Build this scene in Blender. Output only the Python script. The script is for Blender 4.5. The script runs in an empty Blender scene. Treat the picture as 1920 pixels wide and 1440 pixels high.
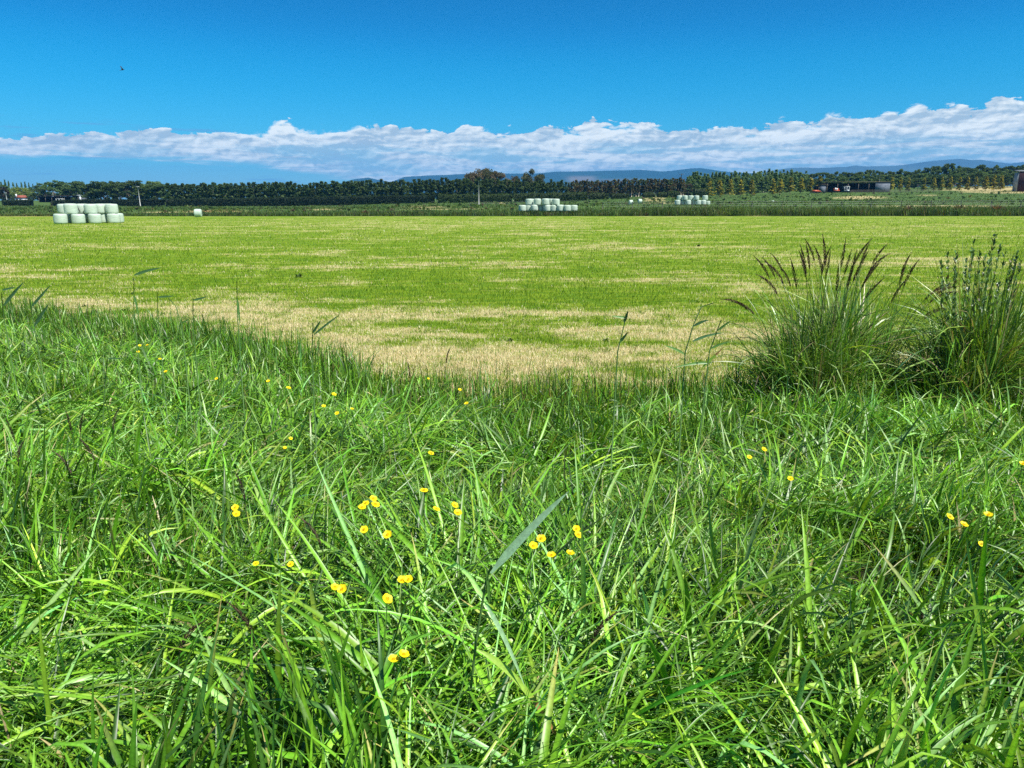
import bpy, math, random
import numpy as np
from math import radians as R, pi
rnd = random.Random(7)
rng = np.random.default_rng(11)
scene = bpy.context.scene
C = scene.collection

# ------------------------------------------------------------------ camera
F = 1387.0; CAMH = 2.1; PITCH = math.atan(337 / F)
cam = bpy.data.cameras.new('camera'); camo = bpy.data.objects.new('camera', cam); C.objects.link(camo)
cam.sensor_width = 36; cam.lens = 36 * F / 1920; cam.clip_start = 0.05; cam.clip_end = 40000
camo.location = (0, 0, CAMH); camo.rotation_euler = (pi / 2 - PITCH, 0, 0)
scene.camera = camo
CP, SP = math.cos(PITCH), math.sin(PITCH)

# ------------------------------------------------------------------ light
SUN_EL, SUN_AZ = R(58), R(128)          # azimuth measured from +Y (view direction) clockwise, so the sun is to the right and a little behind
sun = bpy.data.lights.new('sun', 'SUN'); suno = bpy.data.objects.new('sun', sun); C.objects.link(suno)
sun.energy = 5.0; sun.angle = R(0.53); sun.color = (1.0, 0.96, 0.89)
suno.rotation_euler = (pi / 2 - SUN_EL, 0, pi - SUN_AZ)
scene.view_settings.view_transform = 'Standard'; scene.view_settings.look = 'None'
scene.view_settings.exposure = 0.66; scene.view_settings.gamma = 1.0
scene.cycles.max_bounces = 6; scene.cycles.diffuse_bounces = 3; scene.cycles.glossy_bounces = 2
scene.cycles.transmission_bounces = 3; scene.cycles.volume_bounces = 0; scene.cycles.transparent_max_bounces = 6
scene.cycles.use_denoising = False

def elev(v):                            # photo row -> height / distance along +Y
    yc = -(v - 720) / F
    return (yc * CP - SP) / (CP + yc * SP)
def tx(u, v=383):                       # photo column -> X / Y
    yc = -(v - 720) / F
    return ((u - 960) / F) / (CP + yc * SP)
def at(u, v, Y):
    return np.array((tx(u, v) * Y, Y, CAMH + elev(v) * Y))

# ------------------------------------------------------------------ node helper
class NT:
    def __init__(s, tree): s.t = tree; s.n = tree.nodes; s.l = tree.links
    def node(s, typ, **kw):
        n = s.n.new(typ)
        for k, v in kw.items(): setattr(n, k, v)
        return n
    def link(s, a, b): s.l.new(a, b)
    def val(s, x, sock):
        if isinstance(x, (int, float, tuple, list)): sock.default_value = x
        else: s.l.new(x, sock)
    def math(s, op, a, b=0.0, c=0.0, clamp=False):
        n = s.n.new('ShaderNodeMath'); n.operation = op; n.use_clamp = clamp
        s.val(a, n.inputs[0]); s.val(b, n.inputs[1]); s.val(c, n.inputs[2]); return n.outputs[0]
    def mix(s, f, a, b, mode='MIX'):
        n = s.n.new('ShaderNodeMix'); n.data_type = 'RGBA'; n.blend_type = mode; n.clamp_factor = True
        s.val(f, n.inputs[0])
        s.val(a if not isinstance(a, tuple) or len(a) == 4 else (*a, 1), n.inputs[6])
        s.val(b if not isinstance(b, tuple) or len(b) == 4 else (*b, 1), n.inputs[7]); return n.outputs[2]
    def vec(s, x, y, z):
        n = s.n.new('ShaderNodeCombineXYZ'); s.val(x, n.inputs[0]); s.val(y, n.inputs[1]); s.val(z, n.inputs[2]); return n.outputs[0]
    def noise(s, vec, scale=1.0, detail=4.0, rough=0.5, dist=0.0, out=0):
        n = s.n.new('ShaderNodeTexNoise'); s.link(vec, n.inputs['Vector']); s.val(scale, n.inputs['Scale'])
        n.inputs['Detail'].default_value = detail; n.inputs['Roughness'].default_value = rough; n.inputs['Distortion'].default_value = dist
        return n.outputs[out]
    def smooth(s, x, a, b, lo=0.0, hi=1.0):
        n = s.n.new('ShaderNodeMapRange'); n.interpolation_type = 'SMOOTHSTEP'
        s.val(x, n.inputs[0]); s.val(a, n.inputs[1]); s.val(b, n.inputs[2]); s.val(lo, n.inputs[3]); s.val(hi, n.inputs[4]); return n.outputs[0]
    def curve(s, x, pts, x0, x1, y0, y1):       # float curve through pts, remapped to real units
        xi = s.math('DIVIDE', s.math('SUBTRACT', x, x0), x1 - x0, clamp=True)
        n = s.n.new('ShaderNodeFloatCurve'); c = n.mapping.curves[0]
        P = [((a - x0) / (x1 - x0), (b - y0) / (y1 - y0)) for a, b in pts]
        while len(c.points) < len(P): c.points.new(0.5, 0.5)
        for q, (a, b) in zip(c.points, P): q.location = (min(max(a, 0), 1), b)
        n.mapping.update(); s.link(xi, n.inputs[1])
        return s.math('MULTIPLY_ADD', n.outputs[0], y1 - y0, y0)

# ------------------------------------------------------------------ sky
world = bpy.data.worlds.new('World'); scene.world = world; world.use_nodes = True
W = NT(world.node_tree); W.n.clear()
wo = W.node('ShaderNodeOutputWorld')
sky = W.node('ShaderNodeTexSky', sky_type='NISHITA', sun_disc=False, sun_elevation=SUN_EL, sun_rotation=SUN_AZ, air_density=1.0, dust_density=0.3, ozone_density=3.0, altitude=0)
tcw = W.node('ShaderNodeTexCoord'); sx = W.node('ShaderNodeSeparateXYZ'); W.link(tcw.outputs['Generated'], sx.inputs[0])
AZ = W.math('ARCTAN2', sx.outputs[0], sx.outputs[1])
EL = W.math('DIVIDE', sx.outputs[2], W.math('SQRT', W.math('ADD', W.math('MULTIPLY', sx.outputs[0], sx.outputs[0]), W.math('MULTIPLY', sx.outputs[1], sx.outputs[1]))))
def azel(u, v):
    t = tx(u, v); a = math.atan(t); return a, elev(v) * math.cos(a)
# clean deep blue of the clear southern sky: saturate and tint the physical sky
hs = W.node('ShaderNodeHueSaturation'); hs.inputs['Saturation'].default_value = 1.0; W.link(sky.outputs[0], hs.inputs['Color'])
tr = W.curve(EL, [(-.1, .32), (0, .32), (.06, .16), (.11, .06), (.16, .012), (.25, .0), (.5, .03), (1, .20)], -.1, 1, 0, 1)
tg = W.curve(EL, [(-.1, .62), (0, .62), (.06, .61), (.11, .57), (.16, .52), (.25, .37), (.5, .34), (1, .36)], -.1, 1, 0, 1)
tb = W.curve(EL, [(-.1, .80), (0, .80), (.06, .78), (.11, .78), (.16, .76), (.25, .64), (.5, .52), (1, .48)], -.1, 1, 0, 1)
tint = W.node('ShaderNodeCombineColor'); W.link(tr, tint.inputs[0]); W.link(tg, tint.inputs[1]); W.link(tb, tint.inputs[2])
skyc = W.mix(1.0, hs.outputs[0], tint.outputs[0], 'MULTIPLY')
bg1 = W.node('ShaderNodeBackground'); W.link(skyc, bg1.inputs[0]); bg1.inputs[1].default_value = 0.112
# clouds: a long low bank over the hills
top_pts = [azel(u, v) for u, v in [(-260, 262), (0, 258), (90, 256), (150, 250), (182, 242), (215, 250), (262, 238), (300, 244), (360, 248), (440, 246), (490, 243), (530, 224), (560, 238), (640, 243), (700, 235), (760, 242), (840, 245), (883, 232), (930, 246), (1000, 242), (1030, 234), (1060, 240), (1130, 225), (1170, 234), (1215, 228), (1250, 240), (1350, 238), (1420, 240), (1480, 222), (1520, 236), (1560, 214), (1620, 212), (1680, 212), (1715, 197), (1750, 204), (1785, 194), (1830, 204), (1882, 174), (1920, 190), (2100, 186), (2400, 210)]]
a0, a1 = top_pts[0][0], top_pts[-1][0]
pv = W.vec(W.math('MULTIPLY', AZ, 26.0), W.math('MULTIPLY', EL, 62.0), 0.3)
n_w = W.noise(pv, 0.7, 3, .5)
wv = W.math('MULTIPLY', W.math('SUBTRACT', n_w, .5), 1.0)
pvw = W.vec(W.math('ADD', W.math('MULTIPLY', AZ, 26.0), wv), W.math('ADD', W.math('MULTIPLY', EL, 62.0), wv), 0.3)
n_b = W.noise(pvw, 1.6, 8, .56)                                     # billows
pvu = W.vec(W.math('ADD', W.math('MULTIPLY', AZ, 26.0), W.math('ADD', wv, -.10)), W.math('ADD', W.math('MULTIPLY', EL, 62.0), W.math('ADD', wv, .22)), 0.3)
n_u = W.noise(pvu, 1.6, 8, .56)
pst = W.vec(W.math('MULTIPLY', AZ, 9.0), W.math('MULTIPLY', EL, 130.0), 4.7)
n_s = W.noise(pst, 1.1, 7, .58, 0.6)                                # level streaks
pbig = W.vec(W.math('MULTIPLY', AZ, 7.0), W.math('MULTIPLY', EL, 40.0), 9.1)
n_g = W.noise(pbig, 1.0, 4, .5)
topc = W.curve(AZ, top_pts, a0, a1, 0.05, 0.20)
edge = W.math('ADD', W.math('SUBTRACT', topc, EL), W.math('MULTIPLY', W.math('SUBTRACT', n_b, .5), .036))
soft = W.smooth(n_g, .42, .60, .0012, .008)                         # crisp heads beside wispy stretches
a_top = W.smooth(edge, 0.0, soft)
left_bot = [azel(u, v) for u, v in [(-400, 296), (0, 296), (60, 296), (120, 290), (200, 298), (300, 300), (420, 308), (520, 318), (640, 334), (760, 350), (1000, 380), (2300, 390)]]
botc = W.curve(AZ, left_bot, left_bot[0][0], left_bot[-1][0], -0.02, 0.09)
low = W.math('ADD', W.math('SUBTRACT', EL, botc), W.math('MULTIPLY', W.math('SUBTRACT', n_s, .5), .02))
a_bot = W.smooth(low, -.003, .006)
a_thin = W.smooth(W.math('ADD', W.math('MULTIPLY', n_s, .6), W.math('MULTIPLY', n_g, .4)), .37, .56)
depth_in = W.smooth(edge, .002, .04)
body = W.math('MAXIMUM', W.smooth(EL, .050, .085), .62)
a_body = W.math('ADD', W.math('MULTIPLY', W.math('SUBTRACT', 1.0, depth_in), .96), W.math('MULTIPLY', depth_in, W.math('MAXIMUM', W.math('MULTIPLY', a_thin, .93), body)))
alpha = W.math('MULTIPLY', W.math('MULTIPLY', a_top, a_bot), a_body, clamp=True)
# small dark wisps below and above the bank on the left
wis = W.noise(W.vec(W.math('MULTIPLY', AZ, 10.0), W.math('MULTIPLY', EL, 150.0), 21.4), 1.0, 5, .55)
a_w = W.math('MULTIPLY', W.math('MULTIPLY', W.smooth(wis, .56, .68), W.smooth(EL, .002, .02)), W.smooth(EL, .10, .085))
relief = W.math('MULTIPLY', W.math('SUBTRACT', n_b, n_u), 3.6)
lit = W.math('ADD', W.math('ADD', relief, W.math('MULTIPLY', W.math('SUBTRACT', n_g, .5), 2.2)), W.math('MULTIPLY', W.math('SUBTRACT', n_s, .5), 1.6))
rim = W.smooth(edge, .020, .0, 0, .55)
lit = W.math('ADD', W.math('ADD', lit, .39), W.math('MULTIPLY', rim, W.smooth(n_g, .40, .58)), clamp=True)
ccol = W.mix(lit, (.42, .52, .56), (.94, .96, .88))
ccol = W.mix(W.smooth(EL, .055, .005, 0, .55), ccol, (.52, .66, .74))
bg2 = W.node('ShaderNodeBackground'); W.link(ccol, bg2.inputs[0]); bg2.inputs[1].default_value = 0.84
bg3 = W.node('ShaderNodeBackground'); bg3.inputs[0].default_value = (.11, .26, .47, 1)
m0 = W.node('ShaderNodeMixShader'); W.link(W.math('MULTIPLY', a_w, .5), m0.inputs[0]); W.link(bg1.outputs[0], m0.inputs[1]); W.link(bg3.outputs[0], m0.inputs[2])
m1 = W.node('ShaderNodeMixShader'); W.link(alpha, m1.inputs[0]); W.link(m0.outputs[0], m1.inputs[1]); W.link(bg2.outputs[0], m1.inputs[2])
W.link(m1.outputs[0], wo.inputs[0])

# ------------------------------------------------------------------ numpy noise
_perm = np.random.default_rng(3).random((512, 512))
def vnoise(x, y):
    xi = np.floor(x).astype(int); yi = np.floor(y).astype(int); fx = x - xi; fy = y - yi
    fx = fx * fx * (3 - 2 * fx); fy = fy * fy * (3 - 2 * fy)
    g = lambda a, b: _perm[a % 512, b % 512]
    return (g(xi, yi) * (1 - fx) + g(xi + 1, yi) * fx) * (1 - fy) + (g(xi, yi + 1) * (1 - fx) + g(xi + 1, yi + 1) * fx) * fy
def fbm(x, y, o=4):
    s = 0; a = .5; t = 0
    for i in range(o):
        s = s + a * vnoise(x + 17.3 * i, y - 9.1 * i); t += a; x = x * 2.03; y = y * 2.03; a *= .5
    return s / t
def sstep(a, b, x):
    t = np.clip((x - a) / (b - a), 0, 1); return t * t * (3 - 2 * t)

# ------------------------------------------------------------------ terrain
FE = 136.0                                   # far edge of the mown field
TU = [-400, 0, 200, 480, 960, 1280, 1600, 1920, 2400]
TY = [FE, 150, 190, 250, 330, 420, 600, 1200, 12000]
def zz(v, Y): return CAMH + elev(v) * Y
TZ = np.array([[0] * 9,
    [.15, .15, .15, .2, .5, .7, .8, .8, .8],
    [zz(v, 190) for v in (393, 393, 393, 393, 388, 384, 381, 381, 381)],
    [zz(v, 250) for v in (391, 390, 391, 391, 384, 379, 376, 375, 375)],
    [zz(v, 330) for v in (386, 386, 387, 387, 379, 370, 362, 359, 358)],
    [zz(v, 420) for v in (377, 377, 378, 383, 374, 365, 355, 351, 350)],
    [5, 5, 5, 4, 7, 10, 15, 16, 16],
    [7, 7, 7, 6, 9, 12, 18, 20, 20],
    [10, 10, 10, 9, 10, 12, 18, 20, 20]])
TT = np.array([tx(u) for u in TU])
def edge_y(x):
    return np.interp(x, [-14, -8, -4.5, -1.5, 0, 3, 8, 20], [14.6, 12.9, 10.9, 8.1, 7.55, 7.9, 8.6, 9.5]) + .5 * (fbm(x * .9 + 3, x * 0 + 7, 3) - .5)
def terr(x, y):
    x = np.asarray(x, float); y = np.asarray(y, float)
    t = np.clip(x / np.maximum(y, 1.0), TT[0], TT[-1]); Y = np.clip(y, TY[0], TY[-1])
    i = np.clip(np.searchsorted(TT, t) - 1, 0, len(TT) - 2); j = np.clip(np.searchsorted(TY, Y) - 1, 0, len(TY) - 2)
    ft = (t - TT[i]) / (TT[i + 1] - TT[i]); TYa = np.array(TY, float); fy = (Y - TYa[j]) / (TYa[j + 1] - TYa[j])
    ft = ft * ft * (3 - 2 * ft)
    z = (TZ[j, i] * (1 - ft) + TZ[j, i + 1] * ft) * (1 - fy) + (TZ[j + 1, i] * (1 - ft) + TZ[j + 1, i + 1] * ft) * fy
    far = sstep(FE, 175, y) * (1 - sstep(500, 900, y))
    z = z + far * (fbm(x * .06 + 4, y * .09, 3) - .5) * .5
    b = 1 - sstep(.15, 1.0, np.maximum(y, 0) / edge_y(x))
    return z + .6 * b
def T(x, y): return float(terr(np.array([x]), np.array([y]))[0])
def gp(u, Y, v=383):                         # point on the terrain in photo column u at distance Y
    x = tx(u, v) * Y; return np.array((x, Y, T(x, Y)))

def pix(x, y, z):                            # world -> photo pixel (only used to lay out where the straw lies)
    yy = np.maximum(y, .3); dz = z - CAMH; fw = yy * CP - dz * SP; up = yy * SP + dz * CP
    return 960 + F * x / np.maximum(fw, .1), 720 - F * up / np.maximum(fw, .1)
BL = [(330, 580, 330, 42, .38), (120, 545, 160, 40, .2), (1000, 680, 560, 60, .50), (560, 655, 260, 58, .28), (1330, 625, 260, 45, .2), (1000, 548, 280, 20, -.38), (870, 492, 200, 10, .35),
      (500, 450, 260, 8, -.15), (1760, 492, 160, 12, .5), (1480, 482, 140, 7, .35), (1650, 560, 220, 40, .15), (700, 425, 300, 8, .12), (1200, 530, 80, 8, .25), (640, 500, 60, 8, .3), (240, 500, 200, 20, -.1), (1100, 460, 200, 7, .2), (860, 415, 400, 4, .12)]
def dryness(x, y):
    z = terr(x, y); u, v = pix(x, y, z); d = .22 + 0 * x
    for (bu, bv, su, sv, a) in BL: d = d + a * np.exp(-((u - bu) / su) ** 2 - ((v - bv) / sv) ** 2)
    lx = x * .9 + y * .12                    # windrow direction
    st = fbm(lx * .10, y * .55 - x * .05, 4); st2 = fbm(x * .5 + 5, y * .9, 4); st3 = fbm(x * .02 + y * .01, y * .16 + 31, 3)
    d = d + (st - .5) * .6 + (st2 - .5) * 1.4 + (st3 - .5) * .5 + (fbm(x * 1.7, y * 2.2 + 77, 3) - .5) * .9
    d = d + (fbm(x * .35 + 40, y * .8 + 13, 4) - .5) * 1.0
    return np.clip(.46 + .54 * np.tanh((d - .46) * 1.25), 0, 1)
FB = [(1880, 356, 95, 5.5, 1), (1960, 356, 90, 6, 1), (1610, 370, 60, 3, .8), (1740, 366, 30, 2, .5), (50, 404, 70, 2.6, .9), (415, 396, 45, 2.5, .9), (320, 398, 60, 1.5, .6), (800, 388, 60, 4, .6), (615, 393, 30, 1.6, .8), (940, 381, 18, 2, .7),
      (1228, 374, 22, 6, .8), (1260, 381, 60, 2, .5), (900, 392, 160, 1.5, .35), (1420, 404, 60, 2.5, .4), (1800, 386, 200, 2, .3), (1650, 388, 300, 3, .3)]
def far_dry(x, y):
    z = terr(x, y); u, v = pix(x, y, z); d = .12 + 0 * x
    for (bu, bv, su, sv, a) in FB: d = d + a * np.exp(-((u - bu) / su) ** 2 - ((v - bv) / sv) ** 2)
    return np.clip(d + (fbm(x * .05, y * .12, 4) - .5) * .7, 0, 1)

# ------------------------------------------------------------------ mesh helpers
def mesh(name, V, faces, mats, col=None, mi=None, smooth=False):
    """V (n,3); faces: list of int arrays (m,k); col (n,3|4) per-vertex colour; mi: material index per face"""
    me = bpy.data.meshes.new(name); V = np.asarray(V, np.float32)
    faces = [np.asarray(f, np.int32) for f in faces if len(f)]
    nl = sum(f.size for f in faces); nf = sum(len(f) for f in faces)
    me.vertices.add(len(V)); me.vertices.foreach_set('co', V.ravel())
    me.loops.add(nl); me.loops.foreach_set('vertex_index', np.concatenate([f.ravel() for f in faces]))
    me.polygons.add(nf)
    tot = np.concatenate([np.full(len(f), f.shape[1], np.int32) for f in faces]); st = np.concatenate(([0], np.cumsum(tot)[:-1])).astype(np.int32)
    me.polygons.foreach_set('loop_start', st)
    if mi is not None: me.polygons.foreach_set('material_index', np.asarray(mi, np.int32))
    if smooth: me.polygons.foreach_set('use_smooth', np.ones(nf, bool))
    me.update(calc_edges=True); me.validate(verbose=False)
    if col is not None:
        col = np.asarray(col, np.float32)
        if col.shape[1] == 3: col = np.hstack([col, np.ones((len(col), 1), np.float32)])
        a = me.attributes.new('Col', 'FLOAT_COLOR', 'POINT'); a.data.foreach_set('color', col.ravel())
    for m in (mats if isinstance(mats, (list, tuple)) else [mats]): me.materials.append(m)
    return me
def link(name, me, parent=None, loc=(0, 0, 0), rz=0.0, scale=1.0):
    o = bpy.data.objects.new(name, me); C.objects.link(o); o.location = tuple(float(c) for c in loc); o.rotation_euler.z = rz
    o.scale = (scale,) * 3 if isinstance(scale, (int, float)) else scale
    if parent is not None: o.parent = parent
    return o
def tag(o, label=None, cat=None, group=None, kind=None):
    for k, v in (('label', label), ('category', cat), ('group', group), ('kind', kind)):
        if v: o[k] = v
    return o
def empty(name, loc, rz=0.0, scale=1.0): return link(name, None, None, loc, rz, scale)
def copy_tree(o, parent=None):
    c = o.copy(); C.objects.link(c)
    if parent is not None: c.parent = parent
    for ch in list(o.children): copy_tree(ch, c)
    return c
class MB:                                       # collects simple solids into one mesh
    def __init__(s): s.V = []; s.F = []; s.M = []; s.Cc = []; s.n = 0
    def add(s, V, Fs, m=0, c=(1, 1, 1)):
        V = np.asarray(V, float)
        for f in Fs: s.F.append(tuple(int(i) + s.n for i in f)); s.M.append(m)
        s.V.append(V); s.Cc.append(np.tile(np.asarray(c, float), (len(V), 1))); s.n += len(V); return s
    def box(s, a, b, m=0, c=(1, 1, 1)):
        x0, y0, z0 = a; x1, y1, z1 = b
        return s.add([(x0, y0, z0), (x1, y0, z0), (x1, y1, z0), (x0, y1, z0), (x0, y0, z1), (x1, y0, z1), (x1, y1, z1), (x0, y1, z1)],
                     [(0, 3, 2, 1), (4, 5, 6, 7), (0, 1, 5, 4), (1, 2, 6, 5), (2, 3, 7, 6), (3, 0, 4, 7)], m, c)
    def tube(s, P, rad, k=8, m=0, c=(1, 1, 1), cap=True):
        P = np.asarray(P, float); n = len(P); rad = np.broadcast_to(np.asarray(rad, float), (n,)); V = []
        for i in range(n):
            d = P[min(i + 1, n - 1)] - P[max(i - 1, 0)]; d = d / (np.linalg.norm(d) + 1e-9)
            a = np.cross(d, (0, 1, 0.13)) if abs(d[1]) < .9 else np.cross(d, (1, 0, 0)); a = a / np.linalg.norm(a); b = np.cross(d, a)
            for q in range(k): th = 2 * pi * q / k; V.append(P[i] + rad[i] * (math.cos(th) * a + math.sin(th) * b))
        Fs = [(i * k + q, i * k + (q + 1) % k, (i + 1) * k + (q + 1) % k, (i + 1) * k + q) for i in range(n - 1) for q in range(k)]
        if cap: Fs += [tuple(range(k)), tuple(range((n - 1) * k, n * k))[::-1]]
        return s.add(V, Fs, m, c)
    def me(s, name, mats, smooth=False):
        V = np.vstack(s.V); by = {}; order = []
        for f, m in zip(s.F, s.M): by.setdefault(len(f), []).append((f, m))
        Fs = []; mi = []
        for k in by: Fs.append(np.array([f for f, _ in by[k]])); mi += [m for _, m in by[k]]
        return mesh(name, V, Fs, mats, np.vstack(s.Cc), mi, smooth)

# ------------------------------------------------------------------ materials
def new_mat(name):
    m = bpy.data.materials.new(name); m.use_nodes = True; t = NT(m.node_tree); t.n.clear(); t.out = t.node('ShaderNodeOutputMaterial'); return m, t
def leaf_mat(name, rough=.45, spec=.5, trans=.35, sat_t=(1.25, 1.15, .45), vary=0.0, vein=0.0):
    m, t = new_mat(name); a = t.node('ShaderNodeAttribute', attribute_name='Col'); col = a.outputs['Color']
    if vary:
        oi = t.node('ShaderNodeObjectInfo'); f = t.math('MULTIPLY_ADD', oi.outputs['Random'], vary * 2, 1 - vary)
        col = t.mix(1.0, col, t.vec(f, f, f), 'MULTIPLY')
    if vein:
        tc = t.node('ShaderNodeTexCoord'); n = t.noise(tc.outputs['Object'], vein, 3, .6)
        f = t.smooth(n, .3, .7, .82, 1.16); col = t.mix(1.0, col, t.vec(f, f, f), 'MULTIPLY')
    p = t.node('ShaderNodeBsdfPrincipled'); t.link(col, p.inputs['Base Color']); p.inputs['Roughness'].default_value = rough; p.inputs['Specular IOR Level'].default_value = spec
    tl = t.node('ShaderNodeBsdfTranslucent'); t.link(t.mix(1.0, col, (*sat_t, 1), 'MULTIPLY'), tl.inputs[0])
    mx = t.node('ShaderNodeMixShader'); mx.inputs[0].default_value = trans; t.link(p.outputs[0], mx.inputs[1]); t.link(tl.outputs[0], mx.inputs[2]); t.link(mx.outputs[0], t.out.inputs[0]); return m
def solid_mat(name, col, rough=.6, spec=.4, nscale=4.0, namt=.25, metal=0.0, attr=False, bump=0.0):
    m, t = new_mat(name); tc = t.node('ShaderNodeTexCoord'); n = t.noise(tc.outputs['Object'], nscale, 5, .6)
    f = t.smooth(n, .25, .75, 1 - namt, 1 + namt); base = (*col, 1)
    if attr: base = t.mix(1.0, t.node('ShaderNodeAttribute', attribute_name='Col').outputs['Color'], (*col, 1), 'MULTIPLY')
    c = t.mix(1.0, base, t.vec(f, f, f), 'MULTIPLY')
    p = t.node('ShaderNodeBsdfPrincipled'); t.link(c, p.inputs['Base Color']); p.inputs['Roughness'].default_value = rough; p.inputs['Specular IOR Level'].default_value = spec; p.inputs['Metallic'].default_value = metal
    if bump:
        b = t.node('ShaderNodeBump'); b.inputs['Strength'].default_value = .6; b.inputs['Distance'].default_value = bump; t.link(n, b.inputs['Height']); t.link(b.outputs[0], p.inputs['Normal'])
    t.link(p.outputs[0], t.out.inputs[0]); return m
M_blade = leaf_mat('grass_blade', .40, .55, .26, vein=90)
M_field = leaf_mat('field_blade', .6, .3, .3)
M_leaf = leaf_mat('tree_leaf', .6, .3, .40, vary=.18)
M_seed = leaf_mat('seed_head', .8, .1, .2)
M_bark = solid_mat('bark', (1, 1, 1), .85, .2, 6, .35, attr=True)
M_wrap = None

# ------------------------------------------------------------------ ground
def axis(lo, hi, n, s, c=0.0):
    a = np.arcsinh((lo - c) / s); b = np.arcsinh((hi - c) / s); return c + s * np.sinh(np.linspace(a, b, n))
xs = axis(-12000, 12000, 560, 6); ys = axis(-300, 12000, 900, 22, 6)
GX, GY = np.meshgrid(xs, ys); gx, gy = GX.ravel(), GY.ravel(); gz = terr(gx, gy)
gz = gz + np.where(gy > FE, 0, 0)
ey = edge_y(gx); fieldm = sstep(-.5, .3, gy - ey) * (1 - sstep(FE - .5, FE + .5, gy)); pasture = sstep(FE - .5, FE + .5, gy)
dr = np.where(gy < FE, dryness(gx, gy), far_dry(gx, gy))
soil = np.zeros_like(gx); u_, v_ = pix(gx, gy, gz)
for (bu, bv, su, sv) in ((45, 403.5, 75, 2.2), (400, 396, 40, 1.5)): soil = np.maximum(soil, np.exp(-((u_ - bu) / su) ** 4 - ((v_ - bv) / sv) ** 4) * (gy > 60))
nx, ny = len(xs), len(ys); idx = np.arange(nx * ny).reshape(ny, nx)
quads = np.stack([idx[:-1, :-1].ravel(), idx[:-1, 1:].ravel(), idx[1:, 1:].ravel(), idx[1:, :-1].ravel()], 1)
mg, t = new_mat('ground'); at_ = t.node('ShaderNodeAttribute', attribute_name='Col'); sp = t.node('ShaderNodeSeparateColor'); t.link(at_.outputs['Color'], sp.inputs[0])
tc = t.node('ShaderNodeTexCoord'); ob = tc.outputs['Object']; so = t.node('ShaderNodeSeparateXYZ'); t.link(ob, so.inputs[0])
str_v = t.vec(t.math('MULTIPLY', so.outputs[0], .35), so.outputs[1], 0.0)
nf = t.noise(ob, 26, 5, .7); nm = t.noise(str_v, 2.6, 6, .68); nb = t.noise(str_v, .45, 5, .6)
fdry = t.math('ADD', sp.outputs[0], t.math('ADD', t.math('MULTIPLY', t.math('SUBTRACT', nf, .5), 1.3), t.math('ADD', t.math('MULTIPLY', t.math('SUBTRACT', nm, .5), 2.2), t.math('MULTIPLY', t.math('SUBTRACT', nb, .5), .3))))
fd = t.smooth(fdry, .38, .95); fy_ = t.smooth(fdry, .08, .50)
fgreen = t.mix(t.smooth(nm, .3, .7), (.080, .175, .005), (.180, .275, .008)); fstraw = t.mix(nf, (.34, .27, .11), (.66, .56, .32))
fcol = t.mix(t.math('MULTIPLY', fd, .85), t.mix(fy_, fgreen, (.20, .28, .014)), fstraw)
np_ = t.noise(t.vec(t.math('MULTIPLY', so.outputs[0], .12), so.outputs[1], 0.0), .5, 6, .65); np2 = t.noise(ob, .8, 6, .7)
pgreen = t.mix(t.smooth(np_, .35, .65), (.030, .070, .014), (.085, .150, .028)); pgreen = t.mix(t.smooth(np2, .4, .75, 0, .4), pgreen, (.13, .16, .05))
pstraw = t.mix(np2, (.26, .22, .09), (.50, .42, .20)); pcol = t.mix(t.smooth(t.math('ADD', sp.outputs[0], t.math('MULTIPLY', t.math('SUBTRACT', np2, .5), .8)), .35, .7), pgreen, pstraw)
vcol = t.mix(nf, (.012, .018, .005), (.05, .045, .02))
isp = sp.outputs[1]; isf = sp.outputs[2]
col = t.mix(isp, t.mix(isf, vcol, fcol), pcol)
al = t.math('SUBTRACT', 1.0, at_.outputs['Alpha']); col = t.mix(al, col, t.mix(np2, (.16, .07, .03), (.42, .24, .12)))
p = t.node('ShaderNodeBsdfPrincipled'); t.link(col, p.inputs['Base Color']); p.inputs['Roughness'].default_value = .9; p.inputs['Specular IOR Level'].default_value = .15
b = t.node('ShaderNodeBump'); b.inputs['Strength'].default_value = .8; b.inputs['Distance'].default_value = .04; t.link(t.math('ADD', nf, nm), b.inputs['Height']); t.link(b.outputs[0], p.inputs['Normal'])
t.link(p.outputs[0], t.out.inputs[0])
gcol = np.stack([dr, pasture, fieldm, 1 - soil], 1)
tag(link('ground', mesh('ground', np.stack([gx, gy, gz], 1), [quads], mg, gcol, smooth=True)), 'flat mown hay field rising to rough paddocks', None, None, 'structure')

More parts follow.
